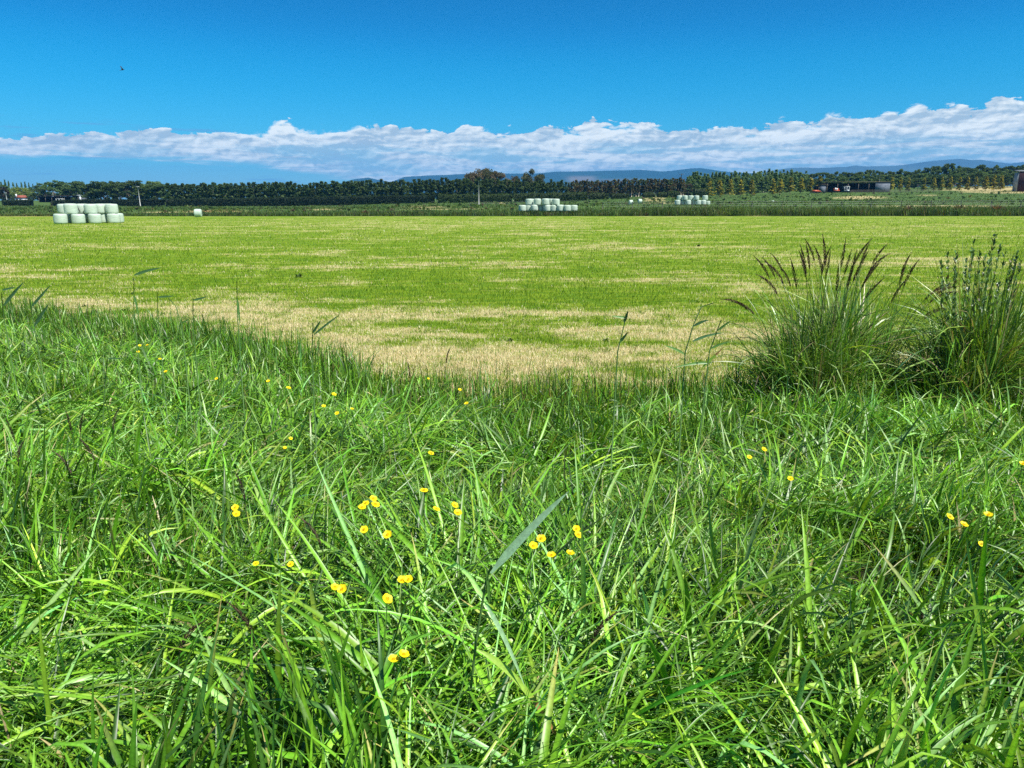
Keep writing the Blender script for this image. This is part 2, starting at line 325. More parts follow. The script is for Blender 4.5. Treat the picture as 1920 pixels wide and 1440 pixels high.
# ------------------------------------------------------------------ hills
def hill_range(name, pts, Y, depth, seed, green, label):
    U = np.linspace(pts[0][0], pts[-1][0], 420); Vt = np.interp(U, [a for a, _ in pts], [b for _, b in pts])
    ridge = CAMH + np.array([elev(v) for v in Vt]) * Y
    rows = 70; V = []; tcol = []
    X = np.array([tx(u) for u in U]) * Y
    s = np.linspace(-1, 1, rows)
    for q in s:                                  # q<0: the slope facing the camera
        prof = (1 - abs(q)) ** 1.15
        y = Y + q * depth + (fbm(X * .0011 + seed, X * 0 + q * 2, 4) - .5) * depth * .35 * (1 - abs(q))
        gul = np.abs(fbm(X * .0028 + seed * 3, X * 0 + q * 1.3 + 5, 5) - .5) * 2
        z = ridge * prof * (1 - .55 * gul * (1 - prof) * (1 if q < 0 else .5)) + (1 - prof) * 8
        if abs(q) < .02: z = ridge
        V.append(np.stack([X * (y / Y), y, z], 1))
    V = np.vstack(V); n = len(U); idx = np.arange(rows * n).reshape(rows, n)
    q4 = np.stack([idx[:-1, :-1].ravel(), idx[:-1, 1:].ravel(), idx[1:, 1:].ravel(), idx[1:, :-1].ravel()], 1)
    f = fbm(V[:, 0] * .0016 + seed, V[:, 1] * .0016, 4); pu, pv = pix(V[:, 0], V[:, 1], V[:, 2])
    base = np.array(green)[None] * (0.8 + .7 * f[:, None]); pale = np.exp(-((pu - 1090) / 26) ** 4 - ((pv - 336) / 6) ** 4) + np.exp(-((pu - 1170) / 60) ** 4 - ((pv - 338) / 3) ** 4) * .4
    base = base * (1 - pale[:, None]) + np.array((.15, .13, .10)) * pale[:, None]
    tag(link('hills', mesh(name, V, [q4], M_hill, base, smooth=True)), label, None, None, 'structure')
M_hill = solid_mat('hill', (1, 1, 1), .95, .1, .002, .25, attr=True)
hill_range('hills_a', [(560, 352), (640, 345), (665, 337), (692, 333), (716, 338), (735, 341), (760, 331), (800, 328), (860, 326), (950, 326), (1005, 326), (1040, 322), (1100, 321), (1160, 319), (1200, 318), (1240, 321), (1262, 319), (1290, 315), (1310, 314), (1340, 319), (1370, 322), (1440, 326), (1520, 330), (1700, 332), (2100, 330)], 7600, 1900, 2.0, (.010, .032, .020), 'low forested hills')
hill_range('hills_b', [(1340, 330), (1430, 322), (1478, 316), (1508, 315.5), (1527, 316.5), (1562, 314.5), (1580, 314), (1596, 311), (1616, 312), (1670, 311), (1687, 309), (1714, 305), (1741, 302), (1768, 300), (1789, 299), (1809, 301.5), (1829, 300.5), (1850, 303), (1883, 306), (1904, 303), (1960, 302), (2300, 310)], 9400, 2000, 7.0, (.045, .062, .036), 'distant bald hills')

# ------------------------------------------------------------------ ribbons (grass blades)
def blades(root, az, th0, curl, L, wd, col, K=6, pw=1.6, kink=None, kpos=None, tw=None, fold=False, tipcol=None, wshape=.55):
    """vectorised grass blades -> V, quads, col"""
    n = len(root); s = np.linspace(0, 1, K + 1); sm = (s[1:] + s[:-1]) / 2
    th = th0[:, None] + curl[:, None] * sm[None] ** pw
    if kink is not None: th = th + kink[:, None] / (1 + np.exp(-(sm[None] - kpos[:, None]) * 22))
    th = np.minimum(th, 2.75)
    azs = az[:, None] + (tw[:, None] * .35 * (sm[None] - .3) if tw is not None else 0)
    d = np.stack([np.sin(th) * np.cos(azs), np.sin(th) * np.sin(azs), np.cos(th)], 2) * (L[:, None, None] / K)
    P = np.concatenate([np.zeros((n, 1, 3)), np.cumsum(d, 1)], 1) + root[:, None, :]
    w = np.minimum(1, (s / .12) * .5 + .5) * np.where(s < wshape, 1, 1 - ((s - wshape) / (1 - wshape)) ** 1.7); w[-1] = .04
    a = az + pi / 2; side = np.stack([np.cos(a), np.sin(a), np.zeros(n)], 1)[:, None, :]
    nrm = np.cross(np.concatenate([d, d[:, -1:]], 1), np.broadcast_to(side, (n, K + 1, 3))); nrm /= np.linalg.norm(nrm, axis=2, keepdims=True) + 1e-9
    ang = (tw[:, None] * s[None] if tw is not None else np.zeros((n, K + 1)))[..., None]
    sd = side * np.cos(ang) + nrm * np.sin(ang)
    hw = (wd[:, None] * .5 * w[None])[..., None]
    cc = np.repeat(col[:, None, :], K + 1, 1)
    if tipcol is not None: cc = cc + (tipcol[:, None, :] - cc) * (np.clip((s - .55) / .45, 0, 1) ** 1.5)[None, :, None]
    if fold:
        nn = np.cross(sd, np.concatenate([d, d[:, -1:]], 1)); nn /= np.linalg.norm(nn, axis=2, keepdims=True) + 1e-9
        V = np.stack([P - sd * hw, P + nn * hw * .38, P + sd * hw], 2); m = 3
    else: V = np.stack([P - sd * hw, P + sd * hw], 2); m = 2
    base = (np.arange(n) * (K + 1) * m)[:, None, None] + (np.arange(K) * m)[None, :, None] + np.arange(m - 1)[None, None, :]
    q = np.stack([base, base + 1, base + m + 1, base + m], -1).reshape(-1, 4)
    C3 = np.repeat(cc[:, :, None, :], m, 2)
    if fold: C3[:, :, 1] *= 1.28; C3[:, :, 0] *= .90; C3[:, :, 2] *= .96
    return V.reshape(-1, 3), q, C3.reshape(-1, 3)
def join(parts):
    Vs, Qs, Cs, o = [], [], [], 0
    for V, q, c in parts: Vs.append(V); Qs.append(q + o); Cs.append(c); o += len(V)
    return np.vstack(Vs), np.vstack(Qs), np.vstack(Cs)

PAL = np.array([(.075, .195, .011), (.120, .290, .014), (.170, .370, .024), (.038, .105, .013), (.260, .450, .032), (.240, .430, .115)])  # last pale green paints the blades' sky and sun sheen into their colour
def pick_cols(n, w, jit=.22, pal=PAL):
    i = rng.choice(len(pal), n, p=np.array(w) / sum(w)); c = pal[i] * (1 + jit * rng.standard_normal((n, 1))) ; c[:, 0] *= 1 + .12 * rng.standard_normal(n)
    return np.clip(c, .008, 1)
def canopy(x, y):                              # local height of the verge grass
    f = fbm(x * .8 + 11, y * .8 + 2, 3); e = edge_y(x) - y
    h = (.30 + .34 * f) * (.80 + .20 * sstep(0, 1.6, e))
    h = h * (.62 + .38 * sstep(.6, 2.6, y)) + .12 * sstep(1.6, 3.0, x) * sstep(4.5, 6, y)
    return h
HOLES = [(235, 915, 1.0, .6), (1500, 930, .6, .3), (1700, 1255, .8, .35), (760, 1185, .45, .2), (1890, 1300, .6, .3), (1000, 870, .8, .25), (1180, 900, .4, .25), (320, 1000, .5, .2), (660, 1320, .3, .2), (1240, 1130, .5, .2), (1330, 760, 1.2, .3), (90, 1250, .3, .25), (560, 1090, .4, .2)]
HW = []
for u, v, w, h_ in HOLES:
    Y = (CAMH - .75) / -elev(v); HW.append((tx(u, v) * Y, Y, w * .22, h_ * .35))
def hole(x, y):
    m = 0 * x
    for (hx, hy, rx, ry) in HW: m = np.maximum(m, np.exp(-((x - hx) / rx) ** 2 - ((y - hy) / ry) ** 2))
    return np.maximum(m, .92 * sstep(.53, .66, fbm(x * 1.9 + 70, y * 2.6 + 5, 2)))
def near_box(u0, u1, v0, v1):
    def f(x, y):
        u, v = pix(x, y, terr(x, y) + .3); return (u > u0 + 60 * np.sin(y * 9)) & (u < u1 + 60 * np.sin(y * 11)) & (v > v0) & (v < v1)
    return f
def verge(n, y0, y1, K, Lr, Wr, fold, seed, upright=.0, density_pow=1.0, wts=(4, 6, 5, 3, 2.2, 3), xr=.82, lodge=1.0, area=None):
    y = y0 + (y1 - y0) * rng.random(n * 2) ** density_pow; x = (rng.random(n * 2) * 2 - 1) * (xr * y + .9)
    # clumping: keep more where the clump noise is high
    keep = rng.random(n * 2) < (.35 + .9 * fbm(x * 4.5 + seed, y * 4.5, 2)); keep &= (edge_y(x) - y + (fbm(x * 2.2, y * 2.2 + 9, 2) - .5) * 1.3) > 0
    keep &= rng.random(n * 2) > .93 * hole(x, y)
    if area is not None: keep &= area(x, y)
    x, y = x[keep][:n], y[keep][:n]; n = len(x)
    fl = fbm(x * .55 + 31 + seed, y * .55 + 8, 3); flowa = fl * 4 * pi                 # swirls where the grass has lodged
    az = flowa + rng.standard_normal(n) * 1.25; lod = sstep(.45, .62, fbm(x * .6 + 50, y * .7 + 4, 3)) * lodge
    h = canopy(x, y); L = h * (Lr[0] + (Lr[1] - Lr[0]) * rng.random(n) ** 1.3) * (1 + .5 * lod)
    th0 = np.abs(rng.standard_normal(n)) * .20 + lod * (.35 + .7 * rng.random(n)); curl = (rng.random(n) ** 1.1) * (2.4 - upright) + .15
    kink = np.where(rng.random(n) < .28, .5 + 1.3 * rng.random(n), 0); kpos = .35 + .45 * rng.random(n)
    wd = (Wr[0] + (Wr[1] - Wr[0]) * rng.random(n) ** 1.7) * (.6 + .6 * np.minimum(h / .5, 1.2))
    tw = rng.standard_normal(n) * .9
    c = pick_cols(n, wts); tip = c.copy(); dryt = rng.random(n) < .07; tip[dryt] = (.42, .33, .12)
    dead = (rng.random(n) < .03) & (L < .4); c[dead] = np.array((.46, .38, .18)) * (.5 + .7 * rng.random((dead.sum(), 1))); tip[dead] = c[dead]
    tone = (.62 + .8 * fbm(x * 1.3 + 7, y * 1.3 + 40, 2))[:, None]; c = c * tone; tip = tip * tone
    root = np.stack([x, y, terr(x, y) - .01], 1)
    return blades(root, az, th0, curl, L, wd, c, K, kink=kink, kpos=kpos, tw=tw, fold=fold, tipcol=tip)
parts = [verge(50000, .55, 4.0, 8, (.45, .95), (.004, .012), True, 1.0),
         verge(7500, .8, 4.4, 9, (.5, 1.1), (.009, .018), True, 5.0, upright=.0, wts=(2, 5, 6, 1, 4, 5)),
         verge(30000, .5, 4.2, 6, (.4, .9), (.002, .0055), False, 2.0, wts=(5, 3, 1, 7, .3, .4)),  # thin low blades weighted dark, painting shade beneath the taller grass
         verge(2600, .7, 2.4, 8, (1.0, 1.5), (.009, .017), True, 21.0, upright=1.9, wts=(5, 3, 1, 4, 0, 1), lodge=0, area=near_box(40, 760, 1270, 2200)),
         verge(1500, 1.5, 4.2, 8, (1.0, 1.5), (.008, .015), True, 22.0, upright=1.9, wts=(5, 3, 1, 4, 0, 1), lodge=0, area=near_box(-300, 330, 850, 1020)),
         verge(900, .7, 2.6, 8, (1.0, 1.6), (.010, .020), True, 23.0, upright=.6, wts=(1, 3, 5, 0, 5, 3), lodge=0, area=near_box(1240, 1960, 1050, 2200)),
         verge(60000, 3.2, 14.2, 6, (.55, 1.05), (.005, .0135), False, 3.0, upright=.5),
         verge(12000, 3.2, 13.5, 6, (.7, 1.15), (.010, .018), True, 9.0, upright=.4),
         verge(34000, 3.2, 14.5, 4, (.4, .9), (.003, .006), False, 4.0, wts=(5, 3, 1, 6, .3, .4))]  # dark weighting again farther out: shade low in the grass put into colour
V, q, c = join(parts)
tag(link('verge_grass', mesh('verge_grass', V, [q], M_blade, c, smooth=True)), 'long tangled green grass of the near verge', 'grass', None, 'stuff')

# thin dark stubble and fine culms along the verge edge, over the straw
def edge_fringe(n):
    x = rng.uniform(-12, 9, n); y = edge_y(x) + rng.normal(-.15, .35, n); az = rng.random(n) * 2 * pi; L = rng.uniform(.12, .5, n)
    c = pick_cols(n, (4, 3, 1, 4, 1, 1)); br = rng.random(n) < .16; c[br] = np.array((.16, .10, .045)) * (.6 + .8 * rng.random((br.sum(), 1)))
    return blades(np.stack([x, y, terr(x, y)], 1), az, np.abs(rng.standard_normal(n)) * .18, rng.random(n) * .7, L, rng.uniform(.004, .009, n), c, 4)
def tall_fringe(n):
    x = rng.uniform(-12, 10, n); k = fbm(x * 1.3 + 90, x * 0 + 2, 3); y = edge_y(x) - np.abs(rng.normal(0, .55, n)) + .15; keep = rng.random(n) < .25 + 1.1 * sstep(.4, .6, k); x, y, k = x[keep], y[keep], k[keep]; n = len(x)
    return blades(np.stack([x, y, terr(x, y)], 1), rng.random(n) * 2 * pi, np.abs(rng.standard_normal(n)) * .16, rng.random(n) ** 1.5 * 1.5, rng.uniform(.25, .62, n) * (.6 + .7 * k), rng.uniform(.006, .013, n), pick_cols(n, (5, 5, 3, 4, 1, 1)), 6, tw=rng.standard_normal(n) * .6)
V, q, c = join([edge_fringe(8000), tall_fringe(9000)])
tag(link('edge_grass', mesh('edge_grass', V, [q], M_blade, c, smooth=True)), 'thin standing grass where verge meets straw', 'grass', None, 'stuff')

# ------------------------------------------------------------------ mown field sward
def sward(n):
    v = 400 + (1 - rng.random(n) ** .8) * 0 + rng.random(n) * 345; u = rng.uniform(-260, 2180, n)
    e = np.array(((-(v - 720) / F) * CP - SP) / (CP + (-(v - 720) / F) * SP)); Y = CAMH / -np.minimum(e, -.0155)
    Y = Y * (1 + .03 * rng.standard_normal(n)); X = ((u - 960) / F) / (CP - (v - 720) / F * SP) * Y
    k = (Y < 120) & (Y > edge_y(X) - .5); X, Y = X[k], Y[k]; n = len(X)
    d = dryness(X, Y); fine = fbm(X * 3.1, Y * 3.1 + 60, 2); dry = rng.random(n) < np.clip(sstep(.08, .98, d + (fine - .5) * 1.5), .10, .82)
    sc = np.clip(Y / 13, .8, 7) ** .8
    L = np.where(dry, rng.uniform(.03, .075, n), rng.uniform(.035, .085, n)) * sc ** .6; wd = rng.uniform(.0035, .008, n) * sc * 1.25
    g = np.array([(.105, .225, .006), (.160, .290, .008), (.230, .340, .012), (.075, .165, .006)]); c = g[rng.integers(0, 4, n)] * (1 + .2 * rng.standard_normal((n, 1)))
    s_ = np.array([(.72, .61, .38), (.62, .51, .29), (.82, .74, .50), (.40, .31, .15)]); cs = s_[rng.choice(4, n, p=(.35, .25, .3, .1))] * (1 + .12 * rng.standard_normal((n, 1)))
    yl = np.array([(.22, .35, .016), (.32, .38, .040), (.17, .29, .012)])[rng.integers(0, 3, n)] * (1 + .15 * rng.standard_normal((n, 1))); cs = np.where((rng.random(n) > sstep(.12, .62, d))[:, None], yl, cs); c = np.where(dry[:, None], cs, c); lay = np.where(dry, rng.random(n) * 1.2, np.abs(rng.standard_normal(n)) * .35)
    return blades(np.stack([X, Y, terr(X, Y) - .004], 1), rng.random(n) * 2 * pi, lay, rng.random(n) * .6, L, wd, np.clip(c, .01, .9), 2, wshape=.3)
V, q, c = sward(520000)
tag(link('field_grass', mesh('field_grass', V, [q], M_field, c, smooth=False)), 'short mown grass and straw stubble of the field', 'grass', None, 'stuff')

# ------------------------------------------------------------------ rank grass beyond the field
def rank(n, y0, y1, hf, wr, pal, w, seed, ur=(-300, 2250), cp=.35):
    Y = rng.uniform(y0, y1, n * 2); t_ = rng.uniform(tx(ur[0]), tx(ur[1]), n * 2); X = t_ * Y
    k = rng.random(n * 2) < (cp + (1 - cp) * sstep(.35, .65, fbm(X * .16 + seed, Y * .22, 3))); X, Y = X[k][:n], Y[k][:n]; n = len(X)
    H = hf(X, Y) * (.55 + .9 * fbm(X * .22 + seed, Y * .22 + 3, 3)) * rng.uniform(.6, 1.15, n)
    c = pick_cols(n, w, .2, np.array(pal)); f = fbm(X * .12 + 3 * seed, Y * .12, 3)[:, None]; c = c * (.65 + .7 * f)
    return blades(np.stack([X, Y, terr(X, Y) - .05], 1), rng.random(n) * 2 * pi, np.abs(rng.standard_normal(n)) * .3, rng.random(n) * 1.0, H, rng.uniform(*wr, n), np.clip(c, .006, 1), 3, wshape=.4)
RP = [(.105, .195, .030), (.060, .125, .022), (.160, .245, .048), (.150, .150, .060), (.110, .070, .045), (.045, .100, .040)]
def h_edge(X, Y):
    t_ = X / Y; return np.interp(t_, [tx(0), tx(480), tx(900), tx(1100), tx(1300), tx(1920)], [.35, .65, .95, 1.05, 1.45, 1.65])
parts = [rank(46000, FE, FE + 9, h_edge, (.03, .12), RP, (5, 4, 4, 2, .7, 3), 2.0, cp=.7),
         rank(22000, FE + 9, 200, lambda X, Y: .55 + 0 * X, (.05, .16), RP, (5, 4, 3, 2.5, .6, 2), 5.0),
         rank(34000, 200, 345, lambda X, Y: .45 + 0 * X, (.1, .3), RP, (5, 6, 3, 1.2, .2, 2), 8.0)]
def forbs(n, y0, y1, hf, lf, size, seed):
    Y = rng.uniform(y0, y1, n); X = rng.uniform(tx(-300), tx(2250), n) * Y; H = hf(X, Y) * rng.uniform(.45, 1.05, n); R_ = H * rng.uniform(.5, 1.3, n)
    pal = np.array([(.10, .19, .035), (.055, .115, .022), (.17, .25, .050), (.030, .065, .020), (.20, .19, .08), (.15, .095, .06), (.09, .17, .06)]); c0 = pal[rng.choice(7, n, p=(.26, .2, .2, .13, .09, .04, .08))]
    k = np.repeat(np.arange(n), lf); m = len(k); d = rng.standard_normal((m, 3)); d /= np.linalg.norm(d, axis=1, keepdims=True); d *= (rng.random(m) ** .4)[:, None]
    P = np.stack([X[k] + d[:, 0] * R_[k], Y[k] + d[:, 1] * R_[k] * .8, terr(X, Y)[k] + H[k] * (.5 + .5 * d[:, 2])], 1)
    a = rng.standard_normal((m, 3)); a /= np.linalg.norm(a, axis=1, keepdims=True); b = np.cross(a, rng.standard_normal((m, 3))); b /= np.linalg.norm(b, axis=1, keepdims=True); sz = size * rng.uniform(.5, 1.4, (m, 1)) * (Y[k] / 150)[:, None]
    V = np.stack([P - a * sz, P - b * sz * .4, P + a * sz, P + b * sz * .4], 1).reshape(-1, 3); c = np.repeat((c0[k] * (.8 + .4 * rng.random((m, 1)))), 4, 0)
    return V, np.arange(m * 4).reshape(m, 4), c
parts += [forbs(620, FE + .3, FE + 7, h_edge, 70, .13, 1), forbs(500, FE + 7, 215, lambda X, Y: .6 + 0 * X, 50, .15, 2), forbs(420, 215, 335, lambda X, Y: .7 + 0 * X, 40, .17, 3)]
V, q, c = join(parts)
tag(link('rank_grass', mesh('rank_grass', V, [q], M_leaf, c)), 'rank weedy grass along the ditch beyond the field', 'grass', None, 'stuff')

ORD = 'first second third fourth fifth sixth seventh eighth ninth tenth eleventh twelfth thirteenth fourteenth fifteenth sixteenth seventeenth eighteenth nineteenth'.split()
TENS = {2: 'twent', 3: 'thirt', 4: 'fort', 5: 'fift', 6: 'sixt', 7: 'sevent', 8: 'eight', 9: 'ninet'}
def ordw(n):
    if n < 20: return ORD[n - 1]
    if n == 100: return 'hundredth'
    if n > 100: return 'hundred and ' + ordw(n - 100)
    a, b = divmod(n, 10); return TENS[a] + ('ieth' if b == 0 else 'y-' + ORD[b - 1])

# ------------------------------------------------------------------ wrapped bales
def wrap_material():
    m, t = new_mat('bale_wrap'); tc = t.node('ShaderNodeTexCoord'); oi = t.node('ShaderNodeObjectInfo'); so = t.node('ShaderNodeSeparateXYZ'); t.link(tc.outputs['Object'], so.inputs[0])
    n1 = t.noise(t.vec(t.math('MULTIPLY', so.outputs[0], 1.5), t.math('MULTIPLY', so.outputs[1], 1.5), t.math('MULTIPLY_ADD', so.outputs[2], 9.0, t.math('MULTIPLY', oi.outputs['Random'], 40.0))), 1.4, 5, .6)
    n2 = t.noise(tc.outputs['Object'], 3.0, 5, .65)
    c = t.mix(n2, (.38, .47, .37), (.54, .64, .53)); c = t.mix(t.smooth(n1, .56, .72, 0, .5), c, (.26, .33, .26))
    p = t.node('ShaderNodeBsdfPrincipled'); t.link(c, p.inputs['Base Color']); p.inputs['Roughness'].default_value = .42; p.inputs['Specular IOR Level'].default_value = .4
    b = t.node('ShaderNodeBump'); b.inputs['Strength'].default_value = .7; b.inputs['Distance'].default_value = .03; t.link(n1, b.inputs['Height']); t.link(b.outputs[0], p.inputs['Normal']); t.link(p.outputs[0], t.out.inputs[0]); return m
M_wrap = wrap_material(); M_black = solid_mat('black_film', (.02, .02, .022), .5, .4)
def bale_mesh(seed):
    r = random.Random(seed); k = 40; V = []; zq = .94; ph = [r.random() * 6.28 for _ in range(4)]
    prof = [(0.0, .0), (.40, .0), (.60, .012), (.672, .06), (.70, .14), (.705, .3), (.71, .5), (.705, .7), (.70, .9), (.69, 1.02), (.655, 1.12), (.58, 1.175), (.38, 1.19), (0, 1.195)]
    for pr, z in prof:
        for q in range(k):
            th = 2 * pi * q / k; w = 1 + .012 * math.sin(2 * th + ph[0]) + .008 * math.sin(5 * th + ph[1]) + .008 * math.sin(3 * th + z * 4 + ph[2]) + .004 * math.sin(9 * th + z * 9)
            V.append((pr * w * math.cos(th), pr * w * math.sin(th), z * zq + .012 * math.sin(3 * th + ph[3]) * (z > .6)))
    F_ = [(i * k + q, i * k + (q + 1) % k, (i + 1) * k + (q + 1) % k, (i + 1) * k + q) for i in range(len(prof) - 1) for q in range(k)]
    return mesh('wrapped_bale', V, [np.array(F_)], M_wrap, None, None, True)
BM = [bale_mesh(s) for s in range(5)]
def bale(u, v, Y, label, group, wpx=None, z=None, lying=None, scale=1.0):
    x = tx(u) * Y; g = T(x, Y)
    zb = g if z is None else g + z
    o = link('wrapped_bale', BM[rnd.randrange(5)], None, (x, Y, zb), rnd.random() * 6.28, (scale, scale, scale * rnd.uniform(.97, 1.03)))
    if z is None and lying is None: o.location.z -= .03
    if lying is not None:
        o.rotation_euler = (0, pi / 2, lying); o.location = (x - .6 * math.cos(lying) * scale, Y - .6 * math.sin(lying) * scale, zb + .69 * scale)
    o.rotation_euler.x += rnd.uniform(-.025, .025); o.rotation_euler.y += rnd.uniform(-.02, .02); tag(o, label, 'bale', group); return o
GA = 'pale green wrapped bales in the stack out on the mown field'
LS = 'stack out on the mown field'
front = [(109.5, 83.6), (143, 84.4), (174.5, 85.6), (210, 87.0)]
for i, (u, Y) in enumerate(front): bale(u, 0, Y, f'pale wrapped bale, {ORD[i]} from left in the front bottom row of the field stack', GA, z=0, scale=(.97, .97, .97)[0])
for i, (u, Y) in enumerate([(126, 85.7), (157, 86.6), (190, 87.4), (217, 88.4)]): bale(u, 0, Y, f'pale wrapped bale, {ORD[i]} from left in the back bottom row of the field stack', GA, z=0, scale=.97)
tb_ = [(131.5, 84.5, 'first'), (169, 85.7, 'third'), (209.5, 87.2, 'fifth')]
hz = 1.19 * .94 * .97 - .02
for u, Y, w in ((131.5, 84.6, 'first'), (169, 85.8, 'second'), (208.5, 87.2, 'third')): bale(u, 0, Y, f'pale wrapped bale, {w} from left in the front top row of the field stack', GA, z=hz, scale=.97)
for u, Y, w in ((119, 85.9, 'first'), (152.5, 86.5, 'strapped one second'), (187, 87.2, 'third'), (201, 88.4, 'fourth')):
    o = bale(u, 0, Y, ('pale wrapped bale with a black strap in the top row of the field stack' if 'strap' in w else f'pale wrapped bale, {w} from left in the back top row of the field stack'), GA, z=hz, scale=.97)
    if 'strap' in w:
        s_ = MB(); s_.tube([(.705 * math.cos(a) * 1.02, .705 * math.sin(a) * 1.02, zz_) for a, zz_ in zip(np.linspace(-1.85, -1.35, 6), np.linspace(1.16, .25, 6))], .035, 6, 0)
        o.rotation_euler.z = 0; link('strap', s_.me('strap', M_black), o)
bale(370, 0, 128, 'lone white wrapped bale on its side at the far edge of the field', 'single bales lying apart', z=-.04, lying=.15, scale=.98)
bale(1183, 0, 186, 'white wrapped bale lying in rough grass, left one of a pair', 'single bales lying apart', z=.25, lying=.1, scale=.82)
bale(1200, 0, 189, 'white wrapped bale lying in rough grass, right one of a pair', 'single bales lying apart', z=.35, lying=.1, scale=.82)
bale(1448, 0, 215, 'small white bale alone, half hidden in rank grass', 'single bales lying apart', z=-.2, scale=.62)
GB = 'whitish wrapped bales in the stepped stack behind the ditch'; SB = 'stepped stack behind the ditch'
zc = lambda v, Y: CAMH + elev(v) * Y
for i, (u, Y) in enumerate([(979.5, 140), (991, 141), (1002, 140), (1014, 141), (1025.5, 140), (1038, 140), (1050.5, 139.6), (1063.5, 139.2), (1076, 139.8)]):
    x = tx(u) * Y; bale(u, 0, Y, f'whitish bale, {ORD[i]} from left in the bottom row of the stack behind the ditch', GB, z=zc(396, Y) - T(x, Y))
for i, (u, Y) in enumerate([(992.5, 141), (998, 142), (1007.5, 140.2), (1023, 140), (1034, 141.3), (1042, 140)]):
    x = tx(u) * Y; bale(u, 0, Y, f'whitish bale, {ORD[i]} from left in the upper row of the stack behind the ditch', GB, z=zc(396, Y) - T(x, Y) + 1.11)
GC_ = 'grey green wrapped bales in the farther stack by the power pole'; SC = 'farther stack by the power pole'
for i, (u, Y) in enumerate([(1270, 186), (1280, 187), (1290, 186), (1300, 187), (1309, 186), (1318.5, 186), (1327, 187)]):
    x = tx(u) * Y; bale(u, 0, Y, f'grey bale, {ORD[i]} from left in the bottom row of the farthest stack', GC_, z=max(0, zc(384, Y) - T(x, Y)), scale=.98 if i < 6 else .8)
for i, (u, Y) in enumerate([(1273.5, 187), (1283.5, 186), (1294.5, 187), (1305, 186), (1321.5, 187)]):
    x = tx(u) * Y; bale(u, 0, Y, f'grey bale, {ORD[i]} from left in the upper row of the farthest stack', GC_, z=max(0, zc(384, Y) - T(x, Y)) + 1.13, scale=.95)

# ------------------------------------------------------------------ trees
def leaf_cloud(P, size, col, flat=.0, tri=True):
    n = len(P); a = rng.standard_normal((n, 3)); a /= np.linalg.norm(a, axis=1, keepdims=True); b = rng.standard_normal((n, 3)); b[:, 2] *= (1 - flat)
    b = np.cross(a, b); b /= np.linalg.norm(b, axis=1, keepdims=True) + 1e-9; s = np.asarray(size).reshape(-1, 1) * rng.uniform(.6, 1.3, (n, 1))
    V = np.stack([P - a * s * .5 - b * s * .35, P + a * s * .6, P - a * s * .2 + b * s * .55], 1).reshape(-1, 3)
    return V, np.arange(n * 3).reshape(n, 3), np.repeat(col, 3, 0)
def crown_points(kind, n, H, Rr, h0):
    if kind == 'column':                # fastigiate: upswept shoots round a spire
        B = 46; hb = h0 + (1 - h0) * rng.random(B) ** .9; az = rng.random(B) * 2 * pi; k = rng.integers(0, B, n); s = rng.random(n)
        r = Rr * np.minimum(1, (1 - hb[k]) * 2.4 + .12) * np.minimum(1, (hb[k] - h0) * 5 + .45) * s * rng.uniform(.8, 1.15, B)[k]
        z = (hb[k] + s * .10) * H; z = np.minimum(z, H * (1.0 + .02 * rng.random(n)))
        P = np.stack([r * np.cos(az[k]), r * np.sin(az[k]), z], 1) + rng.standard_normal((n, 3)) * .16 * Rr
    elif kind == 'cone':
        B = 60; hb = h0 + (1 - h0) * rng.random(B); az = rng.random(B) * 2 * pi; k = rng.integers(0, B, n); s = rng.random(n) ** .7
        r = Rr * (1 - (hb[k] - h0) / (1 - h0)) ** .9 * s * rng.uniform(.7, 1.15, B)[k] + .04
        P = np.stack([r * np.cos(az[k]), r * np.sin(az[k]), hb[k] * H - s * .03 * H + .02 * H], 1) + rng.standard_normal((n, 3)) * .07 * Rr
    else:                               # round / gum: clumps at limb ends
        B = 26 if kind == 'round' else 34
        th = rng.random(B) * 2 * pi; zz_ = rng.random(B) ** .8; rad = np.sqrt(np.maximum(0, 1 - (zz_ * 2 - 1) ** 2 * (.8 if kind == 'round' else 1.0))) * rng.uniform(.45, 1, B)
        if kind == 'gum': rad = np.sqrt(np.maximum(0.05, 1 - zz_ ** 2.5)) * np.sqrt(rng.random(B))
        cB = np.stack([rad * Rr * np.cos(th), rad * Rr * np.sin(th), (h0 + (1 - h0) * zz_ * .88) * H], 1)
        k = rng.integers(0, B, n); sp = Rr * (.34 if kind == 'round' else .24)
        d = rng.standard_normal((n, 3)); d /= np.linalg.norm(d, axis=1, keepdims=True); d[:, 2] *= .75
        P = cB[k] + d * sp * (rng.random(n) ** .4)[:, None] * rng.uniform(.7, 1.25, B)[k][:, None]
        return P, k, cB
    return P, k, None
